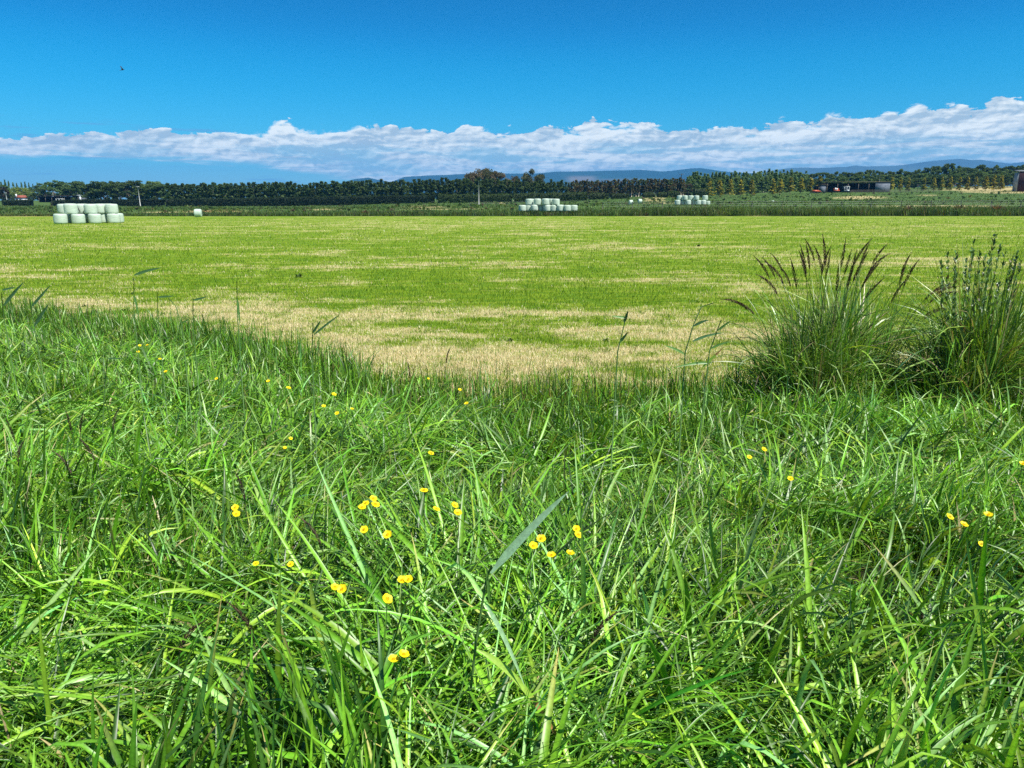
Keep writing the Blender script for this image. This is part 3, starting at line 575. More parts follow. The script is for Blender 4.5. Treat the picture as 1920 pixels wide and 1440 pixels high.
def tree_meshes(kind, H, Rr, h0, n, size, cols, seed, trunk_c, tr_r=.16):
    global rng
    keep = rng; rng = np.random.default_rng(seed); P, k, cB = crown_points(kind, n, H, Rr, h0)
    cc = np.array(cols); br = rng.random(k.max() + 1); w = br[k] * .7 + rng.random(n) * .3; c = cc[0] + (cc[1] - cc[0]) * w[:, None]
    if len(cols) > 2: f = (rng.random(k.max() + 1)[k] < .3); c[f] = cc[2] * (.7 + .5 * rng.random((f.sum(), 1)))
    V, tr_, c3 = leaf_cloud(P, np.full(n, size), c); cr = mesh('crown', V, [tr_], M_leaf, c3)
    m = MB(); zs = np.linspace(0, .92 * H, 7); wob = rng.standard_normal((7, 2)) * .012 * H; wob[0] = 0
    pts = np.stack([wob[:, 0], wob[:, 1], zs], 1)
    if kind in ('round', 'gum'): pts[:, 2] *= .75
    m.tube(pts, tr_r * (1 - zs / H * .85), 7, 0, trunk_c)
    if cB is not None:
        for b_ in cB: 
            s0 = pts[1] + (pts[3] - pts[1]) * rng.random(); mid = (s0 + b_) / 2 + np.array((0, 0, -.04 * H)); m.tube([s0, mid, b_], [tr_r * .45, tr_r * .3, tr_r * .1], 5, 0, trunk_c)
    else:
        for _ in range(14):
            i = rng.integers(0, n); b_ = P[i]; s0 = np.array((0, 0, max(.05 * H, b_[2] - .12 * H))); m.tube([s0, b_], [tr_r * .35, tr_r * .08], 4, 0, trunk_c)
    rng = keep; return cr, m.me('trunk', M_bark)
def species(nv, *a, **k): return [tree_meshes(*a[:1], *[x * random.Random(100 + i).uniform(.94, 1.06) for x in a[1:3]], *a[3:6], a[6], i + a[7], *a[8:]) for i in range(nv)]
S_belt = species(6, 'column', 12.0, 1.35, .14, 1100, .62, [(.026, .066, .018), (.080, .145, .040), (.115, .170, .050)], 40, (.30, .27, .22))
S_belt2 = species(4, 'column', 12.0, 1.25, .10, 1100, .55, [(.040, .080, .020), (.095, .150, .040)], 60, (.26, .24, .19))
S_bare = species(5, 'column', 11.0, 1.1, .12, 620, .55, [(.070, .065, .030), (.190, .155, .075), (.100, .150, .045)], 80, (.46, .40, .31), .20)
S_pop = species(6, 'cone', 14.0, 2.5, .10, 1400, .62, [(.085, .165, .045), (.220, .330, .125)], 120, (.25, .22, .17))
S_dark = species(5, 'round', 12.0, 3.0, .18, 1900, .66, [(.045, .090, .028), (.125, .195, .055)], 160, (.14, .12, .09))
S_mid = species(4, 'round', 12.0, 3.2, .10, 1900, .66, [(.060, .125, .040), (.160, .240, .080)], 200, (.2, .17, .13))
S_yel = species(5, 'cone', 6.0, 1.35, .06, 760, .42, [(.17, .17, .025), (.46, .42, .050), (.11, .15, .04)], 240, (.22, .16, .10), .10)
S_gum = species(3, 'gum', 15.0, 8.5, .42, 5200, .66, [(.090, .085, .045), (.240, .185, .110), (.08, .10, .04)], 280, (.42, .36, .28), .35)
S_gumg = species(1, 'gum', 15.0, 7.6, .42, 4600, .60, [(.050, .065, .028), (.125, .135, .060)], 300, (.42, .36, .28), .35)
S_wil = species(2, 'round', 8.0, 4.0, .02, 1800, .6, [(.130, .190, .025), (.230, .300, .045)], 320, (.2, .17, .1))
S_brn = species(2, 'round', 11.0, 3.4, .06, 1700, .6, [(.035, .030, .016), (.085, .065, .035), (.03, .05, .02)], 340, (.3, .26, .2))
PROTO = {}
def plant_tree(sp, i, u, Y, vtop, H, label, cat, group, name, wide=1.0, zsink=.1):
    key = (id(sp), i % len(sp))
    if key not in PROTO:
        r_ = empty(name, (0, 0, 0)); link('crown', sp[i % len(sp)][0], r_); link('trunk', sp[i % len(sp)][1], r_); PROTO[key] = r_; o = r_
    else: o = copy_tree(PROTO[key])
    g = gp(u, Y); top = CAMH + elev(vtop) * Y; sc = max(.3, (top - g[2] + zsink) / H)
    o.location = (g[0], g[1], g[2] - zsink); o.rotation_euler.z = rnd.random() * 6.28; w = sc ** .5 * wide; o.scale = (w, w, sc)
    tag(o, label, cat, group); return o
def row(sp, us, Yf, vtops, H, lab, cat, group, name, wide=1.0, jit=.9, jy=1.0, jv=1.6):
    us = sorted(us)
    for i, u in enumerate(us):
        plant_tree(sp, rnd.randrange(len(sp)), u + rnd.uniform(-jit, jit), Yf(u) + rnd.uniform(-jy, jy), float(np.interp(u, *zip(*vtops))) + rnd.uniform(-jv, jv) , H, lab(i, u), cat, group, name, wide * rnd.uniform(.88, 1.12))
# the tall dark shelter belt on the left and centre
bt = [(150, 340), (220, 341), (290, 342), (330, 348), (400, 347), (500, 346), (600, 346), (650, 344), (700, 342), (760, 341), (860, 338), (960, 340), (1062, 342)]
us = list(np.arange(318, 1064, 7.0)); n1 = sum(1 for u in us if u < 700)
row(S_belt, us[:n1], lambda u: 352, bt, 12.0, lambda i, u: f'{ordw(i + 1)} dark upright tree from the left end of the long shelter belt behind the hedge', 'tree', 'dark trees of the long shelter belt', 'shelter_belt_tree', 1.25)
row(S_belt2, us[n1:], lambda u: 352, bt, 12.0, lambda i, u: f'{ordw(i + 1)} tree from left in the lighter green right half of the shelter belt', 'tree', 'lighter green trees of the shelter belt', 'shelter_belt_tree', 1.25)
row(S_belt, np.arange(322, 700, 10.5), lambda u: 357, [(a, b + 1) for a, b in bt], 12.0, lambda i, u: f'{ordw(i + 1)} tree from the left in the second row of the dark shelter belt', 'tree', 'second row of the dark shelter belt', 'shelter_belt_tree', 1.45)
row(S_belt2, np.arange(704, 1060, 10.5), lambda u: 357, [(a, b + 1) for a, b in bt], 12.0, lambda i, u: f'{ordw(i + 1)} tree from the left in the second row of the lighter shelter belt', 'tree', 'second row of the lighter shelter belt', 'shelter_belt_tree', 1.45)
# half bare trees with pale trunks
row(S_bare, np.arange(1066, 1284, 4.2), lambda u: 366, [(1060, 341), (1150, 340), (1200, 336), (1284, 336)], 11.0, lambda i, u: f'{ordw(i + 1)} half bare pale trunked tree from the left, right of the shelter belt', 'tree', 'half bare brown trees with pale trunks', 'bare_poplar_tree', 1.2, jv=2.2)
row(S_brn, np.arange(1068, 1292, 11), lambda u: 374, [(1060, 345), (1290, 342)], 11.0, lambda i, u: f'{ordw(i + 1)} brownish bushy tree from the left behind the half bare trees', 'tree', 'brownish trees behind the half bare row', 'bushy_tree', .9)
# gums standing above the belt
for i, (u, v, w, sp, s) in enumerate([(884, 320, .80, S_gum, 'brownish gum tree, left one of the big pair above the shelter belt'), (906, 316, .95, S_gum, 'tallest brownish gum tree above the shelter belt'), (931, 319, .85, S_gum, 'brownish gum tree, right of the tallest above the shelter belt'), (1000, 313, 1.0, S_gumg, 'single round green gum tree above the shelter belt, apart from the others'), (965, 330, .5, S_gum, 'small gum tree in the gap between the big gums above the belt')]):
    plant_tree(sp, i, u, 400, v, 15.0, s, 'tree', 'gum trees above the shelter belt', 'gum_tree', w * .95)
# wood at the left edge
row(S_mid, [78, 92, 106, 118, 128, 141, 154], lambda u: 425, [(70, 341), (90, 337), (105, 334), (125, 339), (160, 339)], 12.0, lambda i, u: f'{ordw(i + 1)} from left of the leafy trees behind the black shed at left', 'tree', 'leafy trees behind the long dark shed', 'leafy_tree', 1.3, jy=4)
row(S_dark, [166, 178, 190, 203, 216, 229, 242, 256, 270, 284, 298, 311], lambda u: 380, [(160, 341), (240, 338), (290, 340), (315, 346)], 12.0, lambda i, u: f'{ordw(i + 1)} from left of the dark bushy trees above the field bale stack', 'tree', 'dark bushy trees between shed and shelter belt', 'bushy_tree', 1.35, jy=4)
row(S_mid, [150, 172, 196, 222, 246, 268, 290, 308], lambda u: 400, [(160, 340), (240, 337), (290, 340), (315, 346)], 12.0, lambda i, u: f'{ordw(i + 1)} from the left of the paler trees rising behind the dark bushy ones', 'tree', 'paler trees behind the dark bushy ones', 'leafy_tree', 1.25, jy=4)
row(S_pop, list(np.arange(-60, 80, 7.5)), lambda u: 560, [(-60, 342), (0, 342), (20, 340), (40, 342), (80, 344)], 14.0, lambda i, u: f'{ordw(i + 1)} distant dark spiky conifer from the left edge of the far wood', 'tree', 'distant conifers at the left edge', 'conifer_tree', .8, jy=8)
row(S_dark, [-70, -52, -34, -16, 0, 11], lambda u: 405, [(-70, 341), (0, 342), (12, 344)], 12.0, lambda i, u: f'{ordw(i + 1)} dark tree at the left edge of the wood behind the white pole', 'tree', 'dark trees at the left edge', 'bushy_tree', 1.0)
plant_tree(S_brn, 0, 14, 398, 347, 11.0, 'brown tinged tree just behind the short white pole', 'tree', None, 'bushy_tree', 1.0)
for i, u in enumerate((31, 44, 57)): plant_tree(S_wil, i, u, 440, 349 + i, 8.0, f'bright yellow green willow, {ORD[i]} of three behind the little house', 'tree', 'bright willows behind the little house', 'willow_tree', .95)
for i, u in enumerate((24, 40, 52, 64, 76)): plant_tree(S_mid, i, u, 432, 361 + (i % 2), 12.0, f'low leafy tree under the bright willows, {ORD[i]} from the left', 'tree', 'low leafy trees beneath the willows', 'leafy_tree', 1.15)
# poplar wood right of the pole
pt = [(1278, 338), (1292, 327), (1320, 328), (1360, 327), (1400, 324), (1440, 321), (1475, 321), (1500, 324), (1530, 328)]
row(S_pop, np.arange(1290, 1500, 9.0), lambda u: 405, [(a, b + 7) for a, b in pt], 14.0, lambda i, u: f'{ordw(i + 1)} from the left in the front row of the fresh green poplar wood', 'tree', 'front row of the fresh green poplar wood', 'poplar_tree', 1.45, jy=3, jv=5)
row(S_pop, np.arange(1286, 1506, 7.5), lambda u: 418, [(a, b + 2) for a, b in pt], 14.0, lambda i, u: f'{ordw(i + 1)} from the left in the middle row of the fresh green poplar wood', 'tree', 'middle row of the fresh green poplar wood', 'poplar_tree', 1.35, jy=3, jv=4)
row(S_pop, np.arange(1290, 1510, 7.0), lambda u: 432, [(a, b - 1) for a, b in pt], 14.0, lambda i, u: f'{ordw(i + 1)} from the left in the back row of the fresh green poplar wood', 'tree', 'back row of the fresh green poplar wood', 'poplar_tree', 1.3, jy=3, jv=2.5)
row(S_mid, np.arange(1288, 1512, 13.0), lambda u: 411, [(a, b + 8) for a, b in pt], 12.0, lambda i, u: f'{ordw(i + 1)} from left of the rounder trees filling the poplar wood', 'tree', 'rounder trees filling the poplar wood', 'leafy_tree', .95, jy=3, jv=3)
# dark wood on the right
dt = [(1500, 325), (1545, 323), (1570, 319), (1620, 318), (1680, 316), (1720, 316), (1742, 311), (1765, 306), (1790, 309), (1830, 308), (1860, 309), (1890, 307), (1920, 306), (2000, 304)]
row(S_dark, list(np.arange(1506, 2010, 12.0)), lambda u: 440, dt, 12.0, lambda i, u: f'{ordw(i + 1)} tree from the left along the skyline of the dark wood behind the sheds', 'tree', 'skyline trees of the dark wood', 'dark_wood_tree', 1.05, jy=5, jv=2)
row(S_mid, list(np.arange(1515, 2000, 15.0)), lambda u: 425, [(a, b + 8) for a, b in dt], 12.0, lambda i, u: f'{ordw(i + 1)} tree from the left in the middle of the dark wood behind the sheds', 'tree', 'middle trees of the dark wood', 'dark_wood_tree', 1.0, jy=4, jv=2.5)
row(S_dark, list(np.arange(1520, 2000, 14.0)), lambda u: 410, [(a, b + 17) for a, b in dt], 12.0, lambda i, u: f'{ordw(i + 1)} tree from the left in the low front of the dark wood', 'tree', 'low front trees of the dark wood', 'dark_wood_tree', 1.1, jy=3, jv=3)
# yellow young conifers
row(S_yel, [1327, 1347, 1368, 1386, 1408, 1446, 1461, 1480, 1499, 1517, 1533], lambda u: 352, [(1327, 337), (1400, 337), (1500, 333), (1533, 332)], 6.0, lambda i, u: f'{ORD[i]} golden young conifer from the left in front of the poplar wood', 'tree', 'golden young conifers before the poplar wood', 'golden_conifer', 1.7, jv=1)
row(S_yel, [1668, 1684, 1699, 1729, 1747, 1762, 1778, 1794, 1809, 1825, 1843, 1858, 1873], lambda u: 362, [(1668, 333), (1700, 334), (1800, 332), (1873, 329)], 6.0, lambda i, u: f'{ORD[i]} golden young conifer from the left, right of the dark sheds', 'tree', 'golden young conifers right of the sheds', 'golden_conifer', 1.25, jv=1)

# ------------------------------------------------------------------ hedges
def hedge(pts, wd, label, cols, seed, n=None, group='clipped hedges'):
    """pts: (u, Y, vtop, vbottom)"""
    P = [(tx(u) * Y, Y, CAMH + elev(vb) * Y, CAMH + elev(vt) * Y) for u, Y, vt, vb in pts]; rg = np.random.default_rng(seed)
    L = sum(math.hypot(P[i + 1][0] - P[i][0], P[i + 1][1] - P[i][1]) for i in range(len(P) - 1)); n = n or int(L * 110)
    cum = np.cumsum([0] + [math.hypot(P[i + 1][0] - P[i][0], P[i + 1][1] - P[i][1]) for i in range(len(P) - 1)])
    PA = np.array(P); s = rg.random(n) * L; X, Y, zb, zt = [np.interp(s, cum, PA[:, i]) for i in range(4)]; g = terr(X, Y); zb = np.minimum(zb, g)
    side = rg.random(n); top = side < .35; f = rg.random(n); hh = (fbm(s * .3 + seed, s * 0, 3) - .5) * .35
    dy = np.where(top, (f - .5) * wd, -wd / 2 * (1 + .15 * fbm(s * .5, s * 0 + 3, 2)) * rg.uniform(.85, 1.05, n)); z = np.where(top, zt + hh + rg.normal(0, .08, n), zb + (zt + hh - zb) * f)
    # the far side too
    bk = (~top) & (rg.random(n) < .3); dy[bk] *= -1
    c = np.array(cols[0]) + (np.array(cols[1]) - np.array(cols[0])) * rg.random((n, 1)); c = c * (.7 + .6 * fbm(s * .25 + 9, z * .8, 3))[:, None]
    global rng
    keep = rng; rng = rg; V, tr_, c3 = leaf_cloud(np.stack([X, Y + dy, z], 1), np.full(n, .42), c); rng = keep
    # inner mass
    m = 24; si = np.linspace(0, L, m); Xi, Yi, zbi, zti = [np.interp(si, cum, PA[:, i]) for i in range(4)]; gi = terr(Xi, Yi); zbi = np.minimum(zbi, gi) - .2
    core = []; 
    for i in range(m):
        for a, b_ in ((-.42, 0), (-.42, 1), (.42, 1), (.42, 0)): core.append((Xi[i], Yi[i] + a * wd, zbi[i] + (zti[i] - .2 - zbi[i]) * b_))
    core = np.array(core); q = np.array([(i * 4 + k, i * 4 + (k + 1) % 4, (i + 1) * 4 + (k + 1) % 4, (i + 1) * 4 + k) for i in range(m - 1) for k in range(4)] + [(0, 1, 2, 3), (m * 4 - 1, m * 4 - 2, m * 4 - 3, m * 4 - 4)])
    Vall = np.vstack([V, core]); col = np.vstack([c3, np.tile(np.array(cols[0]) * .8, (len(core), 1))])
    org = np.array([Xi[m // 2], Yi[m // 2], gi[m // 2]])
    o = link('hedge', mesh('hedge', Vall - org, [tr_, q + len(V)], M_leaf, col), None, org); tag(o, label, 'hedge', group)
HD = [(.012, .028, .010), (.040, .070, .020)]; HG = [(.030, .062, .015), (.095, .145, .034)]
hedge([(8, 330, 376, 389), (60, 330, 375.5, 389)], 3, 'short dark hedge block at the left edge under the little house', HD, 1)
hedge([(99, 325, 377, 390), (160, 325, 374.5, 390), (307, 328, 374, 389)], 3, 'dark hedge directly behind the mown field bale stack', HD, 2)
hedge([(313, 328, 374, 388), (450, 328, 372, 387), (600, 328, 369, 384), (700, 328, 368, 382), (815, 328, 366.5, 381)], 3, 'long low clipped hedge along the foot of the dark shelter belt', HD, 3)
hedge([(822, 326, 366, 380), (960, 326, 364, 378)], 3, 'clipped hedge with lighter top crossed by the thin pale pole', HG, 4)
hedge([(964, 322, 364, 378), (1000, 322, 362.5, 374), (1100, 322, 361.5, 371)], 3, 'low green hedge directly above the stepped bale stack', HG, 5)
for i, (u0, u1, Y, vt, vb) in enumerate([(1104, 1140, 330, 362, 369), (1146, 1178, 335, 363, 369), (1205, 1226, 340, 361, 368), (1232, 1250, 335, 361, 367), (1251, 1270, 330, 359, 367), (1300, 1320, 335, 353, 364)]):
    hedge([(u0, Y, vt + 1, vb), ((u0 + u1) / 2, Y, vt, vb), (u1, Y, vt + 1.2, vb)], 4, f'{ORD[i]} loose green shrub bank from the left under the half bare trees', HG, 20 + i, group='loose shrub banks under the half bare trees')

# ------------------------------------------------------------------ weeds standing in the ditch line
def weed_mesh(seed, cols, H, spread, n):
    global rng
    keep = rng; rng = np.random.default_rng(seed); az = rng.random(n) * 2 * pi; r0 = rng.random((n, 1)) * .15 * spread
    root = np.hstack([np.cos(az)[:, None] * r0, np.sin(az)[:, None] * r0, np.zeros((n, 1))]); c = np.array(cols[0]) + (np.array(cols[1]) - np.array(cols[0])) * rng.random((n, 1))
    V, q, cc = blades(root, az, rng.uniform(.05, spread, n), rng.uniform(.2, 1.3, n), H * rng.uniform(.5, 1.1, n), rng.uniform(.06, .16, n), c, 4); rng = keep
    return mesh('weed', V, [q], M_leaf, cc)
WM = {'rush': [weed_mesh(s, [(.022, .055, .018), (.060, .110, .035)], 1.4, .8, 90) for s in (1, 2)], 'dock': [weed_mesh(s, [(.06, .13, .03), (.16, .24, .08)], 1.3, 1.1, 50) for s in (3, 4)], 'brown': [weed_mesh(s, [(.09, .045, .03), (.17, .11, .07)], 1.5, .7, 110) for s in (5, 6)]}
wl = [(1003, 138, 'rush', 'dark rush clump in front of the stepped bale stack', 1.0), (1078, 138, 'rush', 'dark rush clump at the right end of the stepped bale stack', .9), (1255, 138.5, 'rush', 'broad dark rush clump left of the farther bale stack', 1.2), (1325, 138, 'rush', 'dark rush clump right of the farther bale stack', 1.0),
      (1370, 136.6, 'dock', 'pale leaved weed standing at the field edge below the golden conifers', 1.0), (1588, 138, 'rush', 'dark bushy weed at the field edge below the dark open shed', 1.1), (1705, 140, 'brown', 'reddish brown weed patch, first from the left on the right hand ditch bank', 1.2), (1722, 137.5, 'rush', 'dark weed beside the first reddish patch on the ditch bank', 1.0),
      (1732, 141, 'brown', 'reddish brown weed patch, second from the left on the ditch bank', 1.1), (1796, 137.5, 'rush', 'low dark weed under the third reddish patch', .9), (1800, 141, 'brown', 'reddish brown weed patch, third from the left on the ditch bank', 1.3), (1872, 141, 'brown', 'reddish brown weed patch nearest the right edge of the ditch bank', 1.4),
      (1690, 137.5, 'rush', 'low dark weed left of all reddish patches', .8), (1910, 138, 'dock', 'pale green weed at the far right of the ditch bank', 1.0), (780, 138, 'rush', 'dark rush clump below the clipped hedges, left of the pale pole', .8), (684, 138, 'brown', 'brownish weed at the field edge left of centre', .8), (1512, 137.5, 'dock', 'light green weed below the orange machine', 1.1)]
for u, Y, k, lab, s in wl: 
    g = gp(u, Y); tag(link('rush_clump' if k == 'rush' else 'tall_weed', WM[k][rnd.randrange(2)], None, g, rnd.random() * 6, (s * 1.2, s * 1.2, s)), lab, 'weed', 'weeds standing along the ditch')
# dark broad weeds scattered on the mown field
wlist = [(158, 575), (305, 590), (248, 552), (232, 583), (957, 640), (1135, 640), (300, 618), (175, 590), (1310, 462), (560, 520), (1885, 410)]
dk = [weed_mesh(s, [(.030, .070, .015), (.09, .15, .04)], .30, 1.2, 30) for s in (11, 12)]
for me_ in dk:
    co = np.empty(len(me_.vertices) * 3, np.float32)
lab_f = ['left one of two dark weeds on the straw at the left', 'low dark weed on the left straw just beyond the verge', 'small dark weed on the straw, upper one near the bent stalk', 'small dark weed beside the tall bent grass stalk', 'small dark weed on the pale straw in mid picture', 'small dark weed on the straw, right of the mid picture one', 'broad dark weed at the left verge edge', 'dark weed with upright heads at the verge edge on the left', 'small dark weed on the green part of the field', 'small weed on the green left part of the field', 'small dark weed at the far right of the field']
for i, (u, v) in enumerate(wlist):
    Y = CAMH / -elev(v); x = tx(u, v) * Y; Y = max(Y, float(edge_y(np.array([x]))[0]) + .25); tag(link('broadleaf_weed', dk[i % 2], None, (x, Y, T(x, Y)), rnd.random() * 6, (.42 if 'broad' in lab_f[i] or 'upright' in lab_f[i] else .20) if Y < 20 else .45), lab_f[i] + ' of the mown field' if 'field' not in lab_f[i] else lab_f[i], 'weed', 'dark weeds on the mown field')

# ------------------------------------------------------------------ buildings and yard
M_dark = solid_mat('weathered_black_timber', (.030, .026, .024), .9, .1, .6, .5, attr=False)
M_iron = solid_mat('weathered_iron', (.16, .17, .19), .55, .4, 1.2, .3); M_roofb = solid_mat('mossy_roof', (.10, .085, .05), .9, .1, 2.5, .5)
M_white = solid_mat('white_paint', (.75, .78, .78), .5, .4, 2, .08); M_pale = solid_mat('pale_cladding', (.30, .31, .31), .7, .3, 1.5, .15); M_maroon = solid_mat('dark_maroon_boards', (.045, .018, .02), .8, .2, 1.5, .3)
M_grey = solid_mat('grey_boards', (.13, .15, .18), .8, .2, 1.3, .3); M_orange = solid_mat('orange_paint', (.50, .09, .035), .45, .4, 3, .2); M_glass = solid_mat('dark_glass', (.03, .045, .06), .15, .6, 1, .1)
M_tyre = solid_mat('rubber', (.02, .02, .02), .85, .2, 4, .2); M_roofr = solid_mat('red_roof', (.30, .09, .06), .7, .2, 3, .25); M_post = solid_mat('grey_timber', (.17, .15, .12), .9, .1, 9, .35)
M_ppole = solid_mat('pale_pole', (.50, .50, .47), .8, .2, 3, .15); M_dpole = solid_mat('dark_pole', (.08, .085, .09), .8, .2, 3, .3); M_wire = solid_mat('wire', (.35, .36, .36), .5, .4, 1, .1, .6)
def building(name, u0, u1, Y, vt, vb, depth, label, cat, roofm, bays, open_front=True, endwall=None, rise=.35, wallm=None, lift=0):
    x0, x1 = tx(u0) * Y, tx(u1) * Y; zb = min(CAMH + elev(vb) * Y, T(x0, Y), T(x1, Y)) - .2; zt = CAMH + elev(vt) * Y
    r_ = empty(name, ((x0 + x1) / 2, Y, zb)); w = (x1 - x0) / 2; h = zt - zb; wallm = wallm or M_dark
    def P(nm, m, mt, par=r_, sm=False): return link(nm, m.me(nm, mt, sm), par)
    m = MB(); m.box((-w, depth - .15, 0), (w, depth, h * .96)); P('back_wall', m, wallm)
    for s_ in (-1, 1):
        m = MB(); a, b_ = sorted((s_ * w, s_ * (w - .15))); m.box((a, .05, 0), (b_, depth - .155, h * .95)); P('side_wall', m, wallm)
    m = MB(); ov = .4; sl = rise
    V = [(-w - ov, -ov, h), (w + ov, -ov, h), (w + ov, depth + ov, h + sl), (-w - ov, depth + ov, h + sl), (-w - ov, -ov, h + .16), (w + ov, -ov, h + .16), (w + ov, depth + ov, h + sl + .16), (-w - ov, depth + ov, h + sl + .16)]
    m.add(V, [(0, 3, 2, 1), (4, 5, 6, 7), (0, 1, 5, 4), (1, 2, 6, 5), (2, 3, 7, 6), (3, 0, 4, 7)]); P('roof', m, roofm)
    for i in range(bays + 1):
        m = MB(); xx = -w + .17 + (2 * w - .34) * i / bays; m.box((xx - .09, -.1, 0), (xx + .09, .04, h - .01)); P('post', m, M_post)
    if endwall:
        a, b_, mt = endwall; m = MB(); m.box((-w + 2 * w * a + .12, -.16, .0), (-w + 2 * w * b_ - .12, -.11, h - .02)); P('front_wall', m, mt)
    tag(r_, label, cat); return r_, w, h
building('hay_shed', 1547, 1665, 345, 341.5, 353, 9, 'long low dark open fronted shed with mossy roof and grey right end', 'shed', M_roofb, 6, endwall=(.76, 1.0, M_grey))
building('lean_to_shed', 1532, 1548, 344, 347, 355, 5, 'small low dark lean-to shed joined left of the long shed', 'shed', M_roofb, 2, endwall=(.15, .85, M_grey), rise=.1)
building('long_shed', 74, 147, 400, 368, 375.5, 8, 'long low black shed at the left edge below leafy trees', 'shed', M_dark, 6)
building('gabled_shed', 147.5, 154, 396, 366.5, 377, 5, 'pale blue grey end shed at the right end of the black shed', 'shed', M_white, 1, endwall=(.35, 1.0, M_white), wallm=M_grey)
rb, bw, bh = building('barn', 1902, 1985, 330, 321.5, 341, 3, 'tall dark maroon barn with pale roof edge at the right edge', 'barn', M_pale, 3, endwall=(.0, 1.0, M_maroon), rise=.6, wallm=M_pale)
# little house
x, Y = tx(37) * 395, 395; g = T(x, Y); r_ = empty('small_house', (x, Y, g)); m = MB(); m.box((-2.2, 0, 0), (2.0, 4, 2.3)); link('wall', m.me('wall', M_white), r_)
m = MB(); m.add([(-2.5, -.3, 2.28), (2.3, -.3, 2.28), (2.3, 4.3, 2.28), (-2.5, 4.3, 2.28), (-2.5, 2, 3.6), (2.3, 2, 3.6)], [(0, 1, 5, 4), (1, 2, 5), (2, 3, 4, 5), (3, 0, 4), (0, 3, 2, 1)]); link('roof', m.me('roof', M_roofr), r_)
m = MB(); m.box((.2, -.06, .9), (1.2, -.01, 1.8)); w_ = link('window', m.me('window', M_glass), r_); m = MB(); m.box((-1.4, -.05, 0), (-.6, -.01, 1.9)); link('door', m.me('door', M_maroon), r_)
m = MB(); m.box((-1.9, .4, 2.6), (-1.3, 1.0, 4.2)); link('chimney', m.me('chimney', M_white), r_)
tag(r_, 'tiny white house with red roof and white chimney behind the short hedge', 'house')
# pale frame trailer by the black shed
x, Y = tx(112) * 380, 380; r_ = empty('stock_trailer', (x, Y, T(x, Y) + .1))
m = MB(); 
for a in (-1.5, 0, 1.5):
    for b_ in (0, 1.6): m.box((a - .07, b_ - .07, .5), (a + .07, b_ + .07, 2.0))
m.box((-1.6, -.1, 2.0), (1.6, 1.7, 2.12)); link('frame', m.me('frame', M_white), r_); m = MB(); m.box((-1.6, -.1, .4), (1.6, 1.7, .5)); link('deck', m.me('deck', M_post), r_)
for a in (-1, 1): m = MB(); m.tube([(a, -.2, .3), (a, 0, .3)], .32, 14); link('wheel', m.me('wheel', M_tyre), r_)
tag(r_, 'white framed farm trailer parked in front of the long black shed', 'trailer')
# tractor in the shed mouth
x, Y = tx(1585) * 342, 342; r_ = empty('tractor', (x, Y, T(x, Y)))
m = MB()
for a, b_ in ((-1.05, 0), (1.05, 0), (-1.05, 1.5), (1.05, 1.5), (0, 0)): m.box((a - .07, b_ - .05, .95), (a + .07, b_ + .05, 2.55))
m.box((-1.2, -.15, 2.55), (1.2, 1.65, 2.72)); m.box((-1.12, -.06, .8), (1.12, 1.55, .95)); link('cab', m.me('cab', M_white), r_)
for a in (-.53, .53): m = MB(); m.box((a - .44, .0, .97), (a + .44, .03, 2.5)); link('window', m.me('window', M_glass), r_)
m = MB(); m.box((-.5, -1.5, .6), (.5, -.2, 1.15)); link('bonnet', m.me('bonnet', M_white), r_)
for a in (-1.15, 1.15):
    m = MB(); m.tube([(a - .18, 1.0, .75), (a + .18, 1.0, .75)], .75, 20); link('wheel', m.me('wheel', M_tyre), r_)
    m = MB(); m.tube([(a * .7 - .12, -1.1, .42), (a * .7 + .12, -1.1, .42)], .42, 16); link('wheel', m.me('wheel', M_tyre), r_)
tag(r_, 'white cabbed tractor parked at the mouth of the long dark shed', 'tractor')
# orange implement
x, Y = tx(1529) * 338, 338; r_ = empty('farm_implement', (x, Y, T(x, Y)))
m = MB(); m.box((-1.7, 0, .5), (.9, 1.2, 1.35)); m.box((.9, .2, .7), (1.7, 1.0, 1.1)); link('body', m.me('body', M_orange), r_); m = MB(); m.tube([(1.7, .6, .9), (2.5, .6, .5)], .07, 6); link('drawbar', m.me('drawbar', M_orange), r_)
for a in (-1.1, .4): m = MB(); m.tube([(a, -.25, .4), (a, -.02, .4)], .4, 16); link('wheel', m.me('wheel', M_tyre), r_)
tag(r_, 'orange red farm implement standing left of the low sheds', 'farm machine')
x, Y = tx(1567) * 341, 341; r_ = empty('feed_wagon', (x, Y, T(x, Y))); m = MB(); m.box((-1.2, 0, .7), (1.2, 1.2, 1.1)); m.box((-1.2, 1.1, 1.1), (1.2, 1.2, 1.8)); link('body', m.me('body', M_orange), r_)
for a in (-.8, .8): m = MB(); m.tube([(a, -.25, .36), (a, -.02, .36)], .36, 14); link('wheel', m.me('wheel', M_tyre), r_)
for a, hgt in ((-.9, 1.0), (-.2, .8)): m = MB(); m.box((a, .2, 1.11), (a + .5, .7, 1.1 + hgt)); link('sack', m.me('sack', M_white), r_)
tag(r_, 'small orange wagon with white sacks inside the long dark shed', 'wagon')

